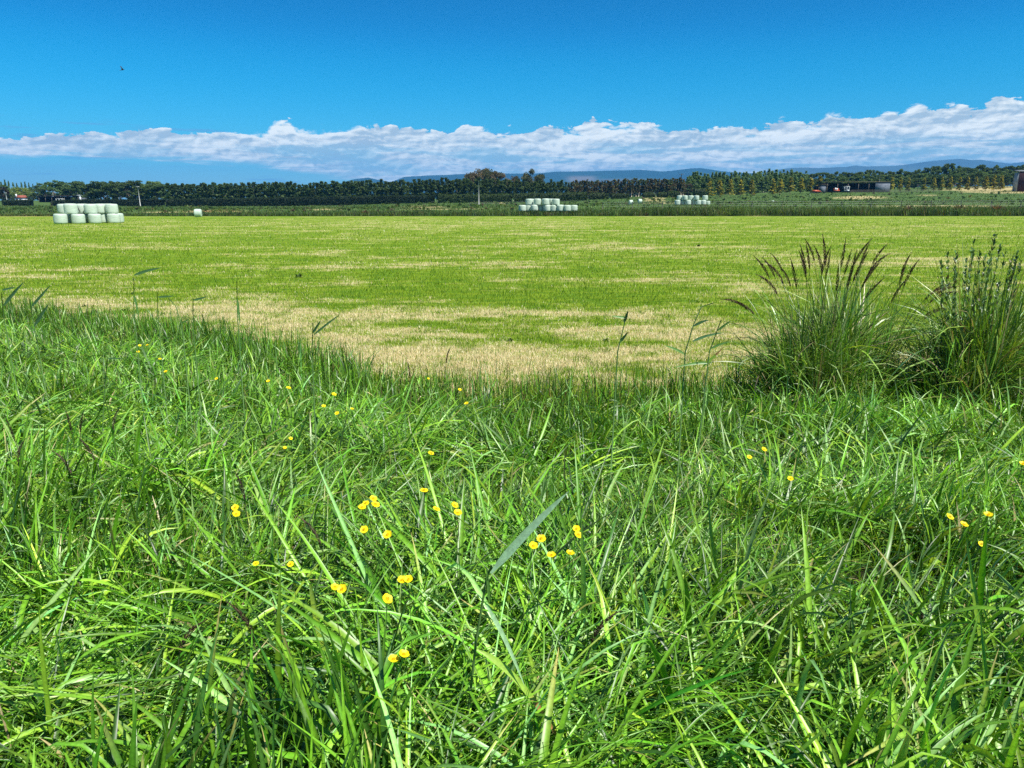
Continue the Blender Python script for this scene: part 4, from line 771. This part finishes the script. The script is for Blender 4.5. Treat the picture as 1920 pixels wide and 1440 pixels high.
# yard rail fence
def fence(name, u0, u1, Y, step, h, rails, label, postr=.07, vary=0, mt=M_post, cat='fence'):
    xs_ = np.arange(tx(u0) * Y, tx(u1) * Y, step); r_ = empty(name, (xs_[0], Y, T(xs_[0], Y))); o0 = np.array(r_.location); tops = []
    pm = MB(); pm.tube([(0, 0, -.3), (0, 0, h * .5), (0, 0, h)], [postr, postr, postr * .92], 8); pme = pm.me('post', mt)
    for x in xs_:
        z = T(x, Y); o = link('post', pme, r_, np.array((x, Y, z)) - o0, rnd.random(), (1, 1, rnd.uniform(.93, 1.05))); o.rotation_euler = (rnd.uniform(-.03, .03), rnd.uniform(-.04, .04), 0); tops.append(np.array((x, Y, z)))
    for f, rad, nm, m_ in rails:
        m = MB(); P = np.array(tops) - o0; P[:, 2] += h * f; P[:, 1] -= postr + rad; m.tube(P, rad, 5); link(nm, m.me(nm, m_), r_)
    tag(r_, label, cat); return r_
fence('rail_fence', 1592, 1765, 330, 2.4, 1.25, [(.9, .05, 'rail', M_post), (.6, .05, 'rail', M_post), (.3, .05, 'rail', M_post)], 'grey timber rail fence of the stock yard in front of the sheds', .09)
fence('wire_fence', 1130, 2200, 158, 6.2, 1.75, [(.92, .012, 'wire', M_wire), (.7, .012, 'wire', M_wire), (.45, .012, 'wire', M_wire)], 'post and wire fence standing in rank grass across the right side', .085)
fence('wire_fence', 880, 1130, 230, 9, 1.2, [(.95, .012, 'wire', M_wire), (.6, .012, 'wire', M_wire)], 'faint post and wire fence on the paddock behind the stepped bale stack', .06)
# power poles
def pole(u, Y, vt, vb, mt, label, rad=.12, arm=None, lean=0.0, ins=2):
    g = gp(u, Y); zt = CAMH + elev(vt) * Y; h = zt - g[2]; r_ = empty('power_pole', g); r_.rotation_euler = (0, lean, 0)
    m = MB(); m.tube([(0, 0, -.4), (0, 0, h * .5), (0, 0, h)], [rad, rad * .85, rad * .65], 10); link('pole', m.me('pole', mt, True), r_)
    if arm:
        m = MB(); m.box((-arm, -.16, h - .55), (arm, -.09, h - .4)); a_ = link('crossarm', m.me('crossarm', mt), r_)
        for a in ((-arm + .1), (arm - .1), 0)[:ins]: m = MB(); m.tube([(a, -.12, h - .4), (a, -.12, h - .2)], .05, 6); link('insulator', m.me('insulator', M_white), a_)
    tag(r_, label, 'power pole', 'power and marker poles'); return np.array((g[0], g[1], zt))
pole(898, 250, 338.5, 380, M_ppole, 'tall thin pale pole in front of the clipped hedges', .11)
pole(263, 322, 348, 389, M_ppole, 'leaning pale pole in front of the hedge behind the mown field bales', .16, .7, -.03, 2)
pA = pole(1275, 372, 325, 366, M_dpole, 'dark power pole with crossarm above the farther bale stack', .17, 1.3, 0, 3)
pole(1255, 395, 341, 366, M_ppole, 'slim bare grey pole among the half bare trees', .13)
pB = pole(14.5, 340, 360, 379, M_ppole, 'short thick white pole above the short hedge at the left edge', .2, .5, -.03, 2)
pC = pole(102, 418, 353.5, 372, M_ppole, 'grey power pole with crossarm behind the long black shed', .13, 1.1, -.02, 3)
pole(1644, 350, 325.5, 342, M_ppole, 'slim pale pole rising behind the long open shed', .10)
pole(1517, 300, 361.5, 370, M_ppole, 'short pale marker post on the green bank below the orange machine', .10)
# overhead wire
P0 = np.array((tx(-80) * 420, 420, CAMH + elev(361) * 420)); P1 = pC + np.array((0, 0, -.3)); s = np.linspace(0, 1, 14)[:, None]; PP = P0 + (P1 - P0) * s; PP[:, 2] -= 1.2 * (4 * s * (1 - s))[:, 0]
m = MB(); m.tube(PP - P0, .035, 4); tag(link('overhead_wire', m.me('overhead_wire', M_wire), None, P0), 'thin pale overhead wire crossing the willows to the grey pole', 'wire')
# small white tanks etc near the left yard
for u, v, s_, lab in ((22, 376, .7, 'small white drum at the foot of the short white pole'), (54, 375.5, .9, 'white drum right of the tiny house')):
    x, Y = tx(u) * 385, 385; m = MB(); m.tube([(0, 0, 0), (0, 0, .08), (0, 0, .9), (0, 0, 1.0)], [.5, .55, .55, .42], 18); tag(link('white_drum', m.me('white_drum', M_white, True), None, (x, Y, T(x, Y)), 0, (s_ * 1.4, s_, s_ * 1.3)), lab, 'drum')

# ------------------------------------------------------------------ bird
bp = at(230, 131, 120); V = []; k = 8
m = MB(); m.tube([(-.34, 0, 0), (-.28, 0, .01), (-.12, 0, .03), (.06, 0, .03), (.16, 0, .03), (.22, 0, .04), (.28, 0, .02)], [.015, .03, .075, .08, .05, .045, .006], 10)
for s_ in (-1, 1):
    W_ = [(.08, s_ * .04, .06), (-.10, s_ * .04, .06), (-.10, s_ * .30, .28), (.05, s_ * .30, .30), (-.12, s_ * .62, .40), (-.02, s_ * .62, .42), (-.16, s_ * .72, .42)]
    W2 = [(a, b_, c_ - .015) for a, b_, c_ in W_]; m.add(W_ + W2, [(0, 1, 2, 3), (3, 2, 4, 5), (5, 4, 6), (7, 10, 9, 8), (10, 12, 11, 9), (12, 13, 11), (0, 3, 10, 7), (3, 5, 12, 10), (1, 8, 9, 2), (2, 9, 11, 4)])
m.add([(-.30, 0, .02), (-.48, -.07, .02), (-.48, .07, .02), (-.30, 0, .0), (-.48, -.07, .008), (-.48, .07, .008)], [(0, 1, 2), (3, 5, 4), (0, 3, 4, 1), (1, 4, 5, 2), (2, 5, 3, 0)])
bo = link('bird', m.me('bird', solid_mat('dark_feathers', (.03, .03, .035), .7, .3), True), None, bp, .5); bo.rotation_euler = (.35, -.25, .5); tag(bo, 'small dark bird flying with raised wings in the blue sky', 'bird')

# ------------------------------------------------------------------ tall grass clumps on the right
DG = np.array([(.095, .205, .024), (.145, .285, .030), (.230, .390, .045), (.065, .140, .020), (.200, .330, .070), (.40, .50, .20)])
def seed_mesh(seed, col, ln=.27, rad=.015):
    rg = random.Random(seed); V = []; Fs = []; Cc = []
    for i in range(190):
        s = i / 190; z = ln * s; r = rad * (math.sin(pi * min(1, s * 1.05 + .08)) ** .7 + .15); th = rg.random() * 6.28; l = .022 * rg.uniform(.7, 1.4); n = len(V)
        c_, s_ = math.cos(th), math.sin(th); bx_, by_ = .002 * c_, .002 * s_; ox, oy = r * c_, r * s_
        V += [(bx_, by_, z), (ox * .7 - s_ * .003, oy * .7 + c_ * .003, z + l * .5), (ox, oy, z + l), (ox * .7 + s_ * .003, oy * .7 - c_ * .003, z + l * .5)]; Fs.append((n, n + 1, n + 2, n + 3))
        v_ = rg.uniform(.6, 1.4); Cc += [[a * v_ for a in col]] * 4
    return np.array(V), np.array(Fs), np.array(Cc)
SEEDS = [seed_mesh(s, c) for s, c in ((1, (.115, .075, .05)), (2, (.085, .060, .045)), (3, (.16, .11, .085)), (4, (.07, .07, .035)))]
def bend(V, k):                               # bend along +x
    W_ = V.copy(); th = k * V[:, 2]; r = V[:, 2]; W_[:, 0] = V[:, 0] * np.cos(th) + r * np.sin(th * .5) ; W_[:, 2] = r * np.cos(th * .5) - V[:, 0] * np.sin(th); return W_
SM = [mesh('seed_head', bend(SEEDS[i % 4][0], k), [SEEDS[i % 4][1]], M_seed, SEEDS[i % 4][2]) for i, k in enumerate((.6, 1.6, 2.6, .2, 3.2, 1.2))]
M_stem = leaf_mat('grass_stem', .5, .4, .1)
def stalk(root, foot, tip, bendv, head=None, scale=1.0, col=(.10, .19, .05), rad=.0034, hi=0):
    foot = np.array(foot, float); tip = np.array(tip, float); s = np.linspace(0, 1, 9)[:, None]; mid = foot * .5 + tip * .5 + np.array(bendv)
    P = (1 - s) ** 2 * foot + 2 * s * (1 - s) * mid + s ** 2 * tip; m = MB(); m.tube(P, np.linspace(rad, rad * .5, 9), 5, 0, col); st = link('stem', m.me('stem', M_stem), root)
    if head is not None:
        d = P[-1] - P[-2]; h_ = link('seed_head', SM[head], st, P[-1] - d * .2, 0, scale); az = math.atan2(d[1], d[0]); tilt = math.atan2(math.hypot(d[0], d[1]), d[2]); h_.rotation_euler = (0, tilt, az)
    return st
def clump(name, base, rx, ry, H, n, label, cat, heads, lean=(0, 0), wr=(.005, .017), pal=DG, w=(4, 5, 4, 3, 3, 2), stemc=(.06, .11, .03), spread=.45):
    r_ = empty(name, base); nk = 6; kx, ky, kh = rng.normal(0, rx * .85, nk), rng.normal(0, ry * .8, nk), rng.uniform(.62, 1.05, nk); kl = rng.uniform(-.28, .28, (nk, 2)); ki = rng.integers(0, nk, n); x = kx[ki] + rng.normal(0, rx * .45, n); y = ky[ki] + rng.normal(0, ry * .45, n); h = H * kh[ki] * (1 - .3 * (x / rx / 2.2) ** 2).clip(.4, 1) * rng.uniform(.30, 1.0, n) ** .8
    az = np.arctan2((y - ky[ki]) + kl[ki, 1], (x - kx[ki]) + kl[ki, 0]) + rng.standard_normal(n) * 1.1; th0 = np.abs(rng.standard_normal(n)) * .20 + .06 * np.abs(x / rx); curl = rng.random(n) ** 1.5 * 2.2
    kink = np.where(rng.random(n) < .25, .4 + 1.2 * rng.random(n), 0); c = pick_cols(n, w, .25, pal); br = rng.random(n) < .05; c[br] = np.array((.40, .32, .17)) * rng.uniform(.5, 1.2, (br.sum(), 1))
    X, Y = base[0] + x, base[1] + y; V, q, cc = blades(np.stack([x, y, terr(X, Y) - base[2] - .02], 1), az, th0, curl, h * 1.15, rng.uniform(*wr, n), c, 7, kink=kink, kpos=.3 + .5 * rng.random(n), tw=rng.standard_normal(n) * .8)
    link('leaves', mesh('leaves', V, [q], M_blade, cc, smooth=True), r_)
    for (u, v, dY, hd, bx_) in heads:
        Y = base[1] + dY; tip = at(u, v, Y) - np.array(base); fx = tip[0] * spread + rng.normal(0, .05); foot = (fx, dY * .5, -.02); d = tip - np.array(foot)
        sc = rnd.uniform(.8, 1.15); st = stalk(r_, foot, tip - np.array((bx_ * .12, 0, .20 * sc)), (-bx_ * .18, 0, .12), hd, sc, stemc)
    tag(r_, label, cat); return r_
g = gp(1560, 7.5)
heads = [(1418, 478, 0, 1, -1.1), (1432, 506, -.1, 2, -1.2), (1436, 482, .1, 1, -.8), (1455, 488, 0, 2, -.7), (1448, 474, .2, 1, -.9), (1500, 450, .1, 1, -1.3), (1512, 462, 0, 0, -.4), (1503, 476, -.1, 5, -.5), (1508, 470, .15, 0, -.3), (1528, 466, 0, 1, -.7), (1543, 450, .1, 0, -.4), (1552, 470, -.1, 5, .3), (1560, 478, .1, 3, .3), (1577, 458, 0, 3, -.2), (1588, 476, .1, 3, 0), (1602, 482, 0, 3, .2), (1628, 462, .1, 0, .5), (1634, 450, 0, 1, 1.1), (1622, 480, -.15, 0, .7), (1646, 490, .1, 1, .8), (1655, 470, 0, 2, .9), (1640, 500, -.1, 0, .8), (1662, 456, .25, 1, .9), (1366, 538, 0, 4, -1.6), (1384, 552, .1, 2, -1.4), (1470, 500, -.2, 1, -.6), (1490, 495, .2, 0, -.3), (1595, 500, -.2, 3, .1), (1568, 505, -.1, 3, -.2), (1650, 520, -.1, 1, .9)]
clump('tall_grass_clump', g, .30, .24, 1.45, 3300, 'big dense clump of tall dark green grass with brown seed heads at right', 'grass clump', heads)
g = gp(1700, 7.6)
heads = [(1706, 478, 0, 5, .5), (1712, 492, .1, 1, .5), (1700, 500, 0, 0, .4), (1800, 512, 0, 4, 2.0), (1808, 516, .1, 4, 2.2), (1794, 526, -.1, 4, 1.9), (1776, 520, .1, 2, 1.6), (1778, 556, 0, 4, 1.7), (1768, 566, .1, 2, 1.3), (1690, 530, -.1, 1, .6)]
clump('tall_grass_clump', g, .13, .15, .9, 260, 'thin group of tall stalks arching right between the two big clumps', 'grass clump', heads, spread=.25)
g = gp(1900, 7.0)
clump('tall_grass_clump', g, .34, .26, 1.58, 3400, 'dense tall green grass clump with leafy weed tops at the right edge', 'grass clump', [(1905, 500, 0, 3, .4), (1840, 540, .1, 3, -.2)], wr=(.005, .016))
# leafy weed tops growing through it
def leafy_weed(base, tips, label):
    r_ = empty('leafy_weed', base)
    for (u, v, dY) in tips:
        tip = at(u, v, base[1] + dY) - np.array(base); foot = (tip[0] * .5, dY * .4, 0); st = stalk(r_, foot, tip, (rnd.uniform(-.06, .06), 0, .1), None, col=(.05, .10, .03), rad=.003)
        foot = np.array(foot); n = 46; s = .45 + .55 * rng.random(n) ** .7; s.sort(); P = foot + (tip - foot) * s[:, None]; az = rng.random(n) * 2 * pi
        c = np.array([(.09, .19, .06), (.16, .28, .10), (.06, .12, .05), (.18, .16, .09)])[rng.choice(4, n, p=(.4, .3, .2, .1))] * (1 + .2 * rng.standard_normal((n, 1)))
        V, q, cc = blades(P, az, rng.uniform(.25, .9, n), rng.uniform(-.3, .5, n), rng.uniform(.03, .075, n) * (1.3 - s * .55), rng.uniform(.012, .026, n), c.clip(.01, 1), 3); link('leaves', mesh('leaves', V, [q], M_blade, cc), st)
    tag(r_, label, 'weed')
leafy_weed(gp(1870, 6.9), [(1777, 476, 0), (1765, 492, .1), (1793, 474, 0), (1826, 450, .05), (1822, 470, -.05), (1865, 438, .1), (1860, 456, 0), (1875, 462, .1), (1886, 466, 0), (1900, 476, .05), (1848, 480, -.05), (1812, 486, .1), (1908, 472, .1), (1915, 490, 0), (1838, 470, .15), (1790, 500, .1)], 'upright leafy weed stems with small buds topping the right edge clump')

# ------------------------------------------------------------------ single tall stalks with flat leaves
def reed(pts, label, leaves, col=(.10, .20, .05), head=None):
    """pts: [(u, v, Y)] from foot to tip; leaves: [(u0,v0,u1,v1,width,droop)] on the same depth"""
    kf = .60 if pts[0][2] > 6 else 1.0; pts = [(a, b_, c_ * kf) for a, b_, c_ in pts]; leaves = [(a, b_, c_, d_, e_ * kf, f_ * kf * .85, g_ * kf, h_) for a, b_, c_, d_, e_, f_, g_, h_ in leaves]
    base = np.array((at(*pts[0])[0], pts[0][2], T(at(*pts[0])[0], pts[0][2]))); r_ = empty('grass_stalk', base)
    P = np.array([base] + [at(*p_) for p_ in pts[1:]]) - base; m = MB(); m.tube(P, np.linspace(.0042, .0024, len(P)), 6, 0, col); link('stem', m.me('stem', M_stem), r_)
    for (u0, v0, u1, v1, Yd, w, dr, lc) in leaves:
        A = at(u0, v0, Yd) - base; B = at(u1, v1, Yd - .02) - base; K = 14; s = np.linspace(0, 1, K + 1)[:, None]; mid = (A + B) / 2 + np.array((0, 0, dr)); Q = (1 - s) ** 2 * A + 2 * s * (1 - s) * mid + s ** 2 * B
        d = np.gradient(Q, axis=0); vw = np.array((-.18, .72, -.67)) if pts[0][2] < 3 else np.array((-.1, .9, -.42)); sd = np.cross(d, vw); sd /= np.linalg.norm(sd, axis=1, keepdims=True) + 1e-9; ww = w * .5 * np.minimum(1, s / .25 + .25) * (1 - s ** 3.2); nn = np.cross(sd, d); nn /= np.linalg.norm(nn, axis=1, keepdims=True) + 1e-9
        V = np.stack([Q - sd * ww, Q + nn * ww * .35, Q + sd * ww], 1).reshape(-1, 3); q = np.array([(i * 3 + j, i * 3 + j + 1, i * 3 + j + 4, i * 3 + j + 3) for i in range(K) for j in range(2)])
        cc = np.tile(np.array(lc), (len(V), 1)); 
        if lc[2] < .08 and lc[0] > .3: cc[-18:] = (.40, .22, .08)
        link('leaf', mesh('leaf', V, [q], M_blade, cc, smooth=True), r_)
    if head is not None: h_ = link('seed_head', SM[head], r_, P[-1], 0, 1.0); h_.rotation_euler = (0, .3, 0)
    tag(r_, label, 'grass stalk')
G1, G2, G3 = (.07, .16, .05), (.12, .26, .05), (.32, .50, .06)
reed([(872, 1440, 1.75), (876, 1350, 1.72), (884, 1280, 1.7), (893, 1200, 1.7), (903, 1140, 1.7), (912, 1085, 1.7), (922, 1060, 1.7)], 'large stalk with wide grey green leaves standing at lower centre', [(920, 1075, 1068, 920, 1.68, .024, .015, (.40, .62, .36)), (894, 1218, 1066, 1420, 1.66, .020, .10, G3), (912, 1135, 985, 1290, 1.66, .014, .03, (.34, .54, .28)), (918, 1130, 912, 1060, 1.7, .009, .0, G2), (878, 1345, 820, 1450, 1.66, .014, .02, (.2, .3, .08))])  # glaucous leaf greens lightened further, with some sky sheen painted into the colour
reed([(251, 640, 9.2), (251, 580, 9.2), (251, 520, 9.2)], 'slender stalk with one flag leaf pointing right above the left straw', [(251, 516, 303, 502, 9.2, .045, .02, G1), (251, 552, 262, 600, 9.1, .03, .03, G2)])
reed([(296, 640, 9.0), (296, 590, 9.0), (295, 550, 9.0)], 'slender stalk with short level leaf right of the tallest left stalk', [(296, 557, 326, 555, 9.0, .03, .0, G1)])
reed([(345, 660, 8.6), (341, 610, 8.6), (330, 575, 8.6), (312, 554, 8.6)], 'thin arched stalk in mid left straw', [(341, 606, 356, 598, 8.6, .02, 0, G2)])
reed([(363, 660, 8.6), (362, 610, 8.6), (362, 560, 8.6)], 'short stalk with one level flag leaf, right of the thin arched one', [(362, 563, 390, 556, 8.6, .03, 0, G1)])
reed([(445, 650, 8.6), (445, 590, 8.6), (444, 527, 8.6)], 'straight bare stalk standing alone over the left straw', [(445, 560, 450, 610, 8.5, .03, .0, G2)])
reed([(20, 640, 8.5), (8, 600, 8.5), (2, 548, 8.5)], 'stalk with long dark leaf at the left edge', [(6, 574, 46, 528, 8.5, .05, .02, G1), (3, 544, 30, 538, 8.5, .03, .0, G1)])
reed([(75, 640, 8.4), (62, 600, 8.4), (55, 560, 8.4)], 'pair leafed stalk near the left edge', [(58, 576, 95, 534, 8.4, .04, .0, G1), (64, 612, 92, 570, 8.3, .05, .02, G1)])
reed([(200, 1000, 4.2), (190, 850, 4.6), (196, 730, 4.6), (201, 675, 4.6)], 'dark upright stalk in the left verge', [(196, 720, 170, 735, 4.6, .012, 0, G2), (201, 672, 232, 672, 4.6, .012, .0, G1)], head=None)
reed([(583, 720, 7.2), (585, 660, 7.2), (587, 606, 7.2)], 'thin dark stalk at the verge edge left of centre', [(586, 625, 602, 600, 7.2, .03, 0, G1), (588, 628, 640, 588, 7.1, .025, .01, G1)])
reed([(1150, 700, 7.0), (1158, 660, 7.0), (1170, 610, 7.0), (1176, 585, 7.0)], 'dark stalk with small flag leaf over the straw right of centre', [(1176, 596, 1146, 592, 7.0, .028, 0, G2), (1170, 605, 1178, 582, 7.0, .035, 0, G1), (1162, 642, 1178, 622, 7.0, .03, 0, G1)])
reed([(1280, 720, 6.8), (1285, 660, 6.8), (1300, 610, 6.8), (1315, 575, 6.8), (1338, 568, 6.8)], 'tall arching stalk with long leaves left of the big clump', [(1298, 640, 1358, 624, 6.8, .03, .03, (.09, .2, .07)), (1284, 664, 1246, 648, 6.8, .03, .02, G2), (1300, 612, 1330, 600, 6.8, .03, .02, G1), (1335, 680, 1262, 690, 6.7, .03, .03, G2), (1316, 690, 1358, 650, 6.7, .03, .0, G3)])
reed([(1310, 720, 6.6), (1330, 660, 6.6), (1352, 600, 6.6)], 'leaning stalk between the arching stalk and the big clump', [(1330, 655, 1372, 640, 6.6, .025, .02, G2), (1345, 620, 1372, 600, 6.6, .025, .0, G2)])

# grass seed heads in the left verge
for i, (u, v, Yd, hd, lab) in enumerate([(22, 790, 3.6, 3, 'greenish brown grass head at the left edge of the verge'), (28, 830, 3.5, 2, 'brown grass head just below the left edge one'), (130, 780, 3.9, 0, 'purple brown open grass head in the left verge'), (146, 775, 3.9, 5, 'second purple brown open grass head beside the first'), (128, 850, 3.3, 2, 'pinkish grass head bent in the dark left tuft'), (172, 825, 3.5, 1, 'pinkish grass head right of the bent one'), (208, 770, 3.8, 2, 'small reddish grass head in the upper left verge'), (598, 975, 2.6, 2, 'purple grass head among buttercups left of centre'), (330, 1165, 1.9, 4, 'brown grass head lying over in the lower left'), (470, 1140, 1.95, 4, 'small brown grass head right of the lying one'), (455, 895, 3.0, 1, 'thin brown grass head in mid left verge'), (768, 690, 6.6, 0, 'thin dark grass head at verge edge in mid picture'), (836, 660, 6.9, 1, 'pair of thin grass heads leaning at the verge edge'), (1110, 1150, 1.9, 4, 'pale dry grass head in the lower middle')]):
    x, y = at(u, v, Yd)[:2]; base = np.array((x, y, T(x, y))); r_ = empty('seeding_stalk', base); tip = at(u, v, Yd) - base; stalk(r_, (rnd.uniform(-.05, .05), 0, 0), tip - np.array((0, 0, .1)), (rnd.uniform(-.05, .05), 0, .05), hd, .5 if Yd < 5 else .6, (.10, .13, .05)); tag(r_, lab, 'grass stalk', 'grass heads standing in the verge')

# ------------------------------------------------------------------ buttercups
M_petal = leaf_mat('petal', .5, .3, .2, (1, .9, .2))
def petals(seed):
    rg = random.Random(seed); V = []; q = []; R_ = .0115; op = rg.uniform(.05, .28)
    for k in range(5):
        th = k * 2 * pi / 5 + rg.uniform(-.08, .08); n = len(V)
        for i in range(4):
            s = i / 3; w = (.45, 1.0, 1.15, .75)[i] * R_ * .66; r = R_ * s; z = op * R_ * s * s * 1.3
            for j, a in enumerate((-1, 0, 1)): V.append((r * math.cos(th) - a * w * math.sin(th), r * math.sin(th) + a * w * math.cos(th), z + abs(a) * .0015 * s))
        for i in range(3):
            for j in range(2): q.append((n + i * 3 + j, n + i * 3 + j + 1, n + i * 3 + j + 4, n + i * 3 + j + 3))
    return mesh('petals', V, [np.array(q)], M_petal, np.tile((.92, .76, .010), (len(V), 1)), smooth=True)
PT = [petals(i) for i in range(4)]
m = MB()
for i in range(26): a = i * 2.4; r = .0038 * math.sqrt(i / 26); m.tube([(r * math.cos(a), r * math.sin(a), .001), (r * 1.5 * math.cos(a), r * 1.3 * math.sin(a), .0032)], [.0005, .0006], 4, 0, (.90, .66, .01))
CEN = m.me('flower_centre', M_petal)
FLW = [('in a close cluster high in the left verge', [(259, 660), (262, 648), (276, 647)]), ('just right of the high left cluster', [(300, 673), (311, 697)]), ('in the upper verge between the left edge stalks and centre', [(406, 710), (503, 715), (541, 728)]),
       ('in the loose row left of centre near the verge edge', [(607, 762), (626, 740), (632, 775), (660, 767)]), ('standing near the verge edge at mid picture', [(803, 710), (862, 731), (875, 757)]), ('alone below the mid picture pair', [(808, 850)]), ('half hidden left of centre', [(534, 840), (545, 822)]), ('by the purple grass head far left of centre', [(441, 952), (443, 964)]),
       ('in the crowded cluster left of the big stalk', [(679, 952), (686, 944), (700, 935), (704, 946)]), ('around the brightest one left of the big stalk', [(683, 993), (727, 1003)]), ('in the scattered group above the big stalk', [(795, 920), (818, 955), (852, 948), (858, 962)]),
       ('right of the big wide leaf', [(1000, 1024), (1015, 1010), (1034, 1042), (1069, 1038), (1081, 992), (1084, 1003)]), ('low beside the left of the big stalk', [(628, 1101), (642, 1105), (726, 1123), (754, 1088), (766, 1087)]), ('in the bright pair at lower centre', [(738, 1237), (757, 1228)]),
       ('in the pair in the middle of the right verge', [(1405, 857), (1432, 843)]), ('alone below the right verge pair', [(1482, 898)]), ('in the group near the right edge', [(1781, 969), (1807, 984), (1840, 1020), (1853, 966)]), ('at the very right edge', [(1918, 870)]), ('small and deep in grass at lower left', [(480, 1057), (545, 1058)])]
stem_m = {}
first = None
for phrase, L_ in FLW:
    for i, (u, v) in enumerate(L_):
        el = elev(v); Yd = 1.0
        for _ in range(400):                      # walk out until the line of sight meets the top of the grass
            x = tx(u, v) * Yd; zc_ = T(x, Yd) + float(canopy(np.array([x]), np.array([Yd]))[0]) * .92 + .05 + .09 * min(1, Yd / 4)
            if CAMH + el * Yd <= zc_: break
            Yd += .02
        P = at(u, v, Yd); base = np.array((P[0] + rnd.uniform(-.03, .03), P[1] + .04, T(P[0], P[1] + .04))); r_ = empty('buttercup', base); top = P - base
        s = np.linspace(0, 1, 6)[:, None]; Q = s * top + np.hstack([np.sin(s * pi) * rnd.uniform(-.02, .02), np.sin(s * pi) * .01, 0 * s]); m = MB(); m.tube(Q, np.linspace(.0014, .0009, 6), 5, 0, (.09, .17, .03)); link('stem', m.me('stem', M_stem), r_)
        small = 'hidden' in phrase or 'small' in phrase or (u, v) in ((660, 767), (1840, 1020), (803, 710))
        sc = (.68 if small else .95) * rnd.uniform(.9, 1.12) * (1 + .25 * min(1, Yd / 5)); b_ = link('petals', PT[rnd.randrange(4)], r_, top, rnd.random() * 6, sc); b_.rotation_euler = (rnd.uniform(.1, .7), rnd.uniform(-.3, .4), rnd.random() * .5); c_ = link('flower_centre', CEN, b_, (0, 0, .0005))
        if len(L_) == 1: lab = f'yellow buttercup {phrase}'
        else: lab = f'yellow buttercup {phrase}, {ORD[i]} from left'
        tag(r_, lab, 'flower', 'yellow buttercups dotted through the verge')

# ------------------------------------------------------------------ haze
mh = bpy.data.materials.new('haze_air'); mh.use_nodes = True; t = NT(mh.node_tree); t.n.clear(); o_ = t.node('ShaderNodeOutputMaterial'); pv_ = t.node('ShaderNodeVolumePrincipled')
pv_.inputs['Color'].default_value = (.12, .47, 1.0, 1); pv_.inputs['Density'].default_value = 9.0e-5; pv_.inputs['Anisotropy'].default_value = .0; t.link(pv_.outputs[0], o_.inputs['Volume'])
m = MB(); m.box((-12300, -500, -1.1), (12300, 12300, 580)); tag(link('haze', m.me('haze', mh)), 'thin blue air between the field and the far hills', None, None, 'stuff')
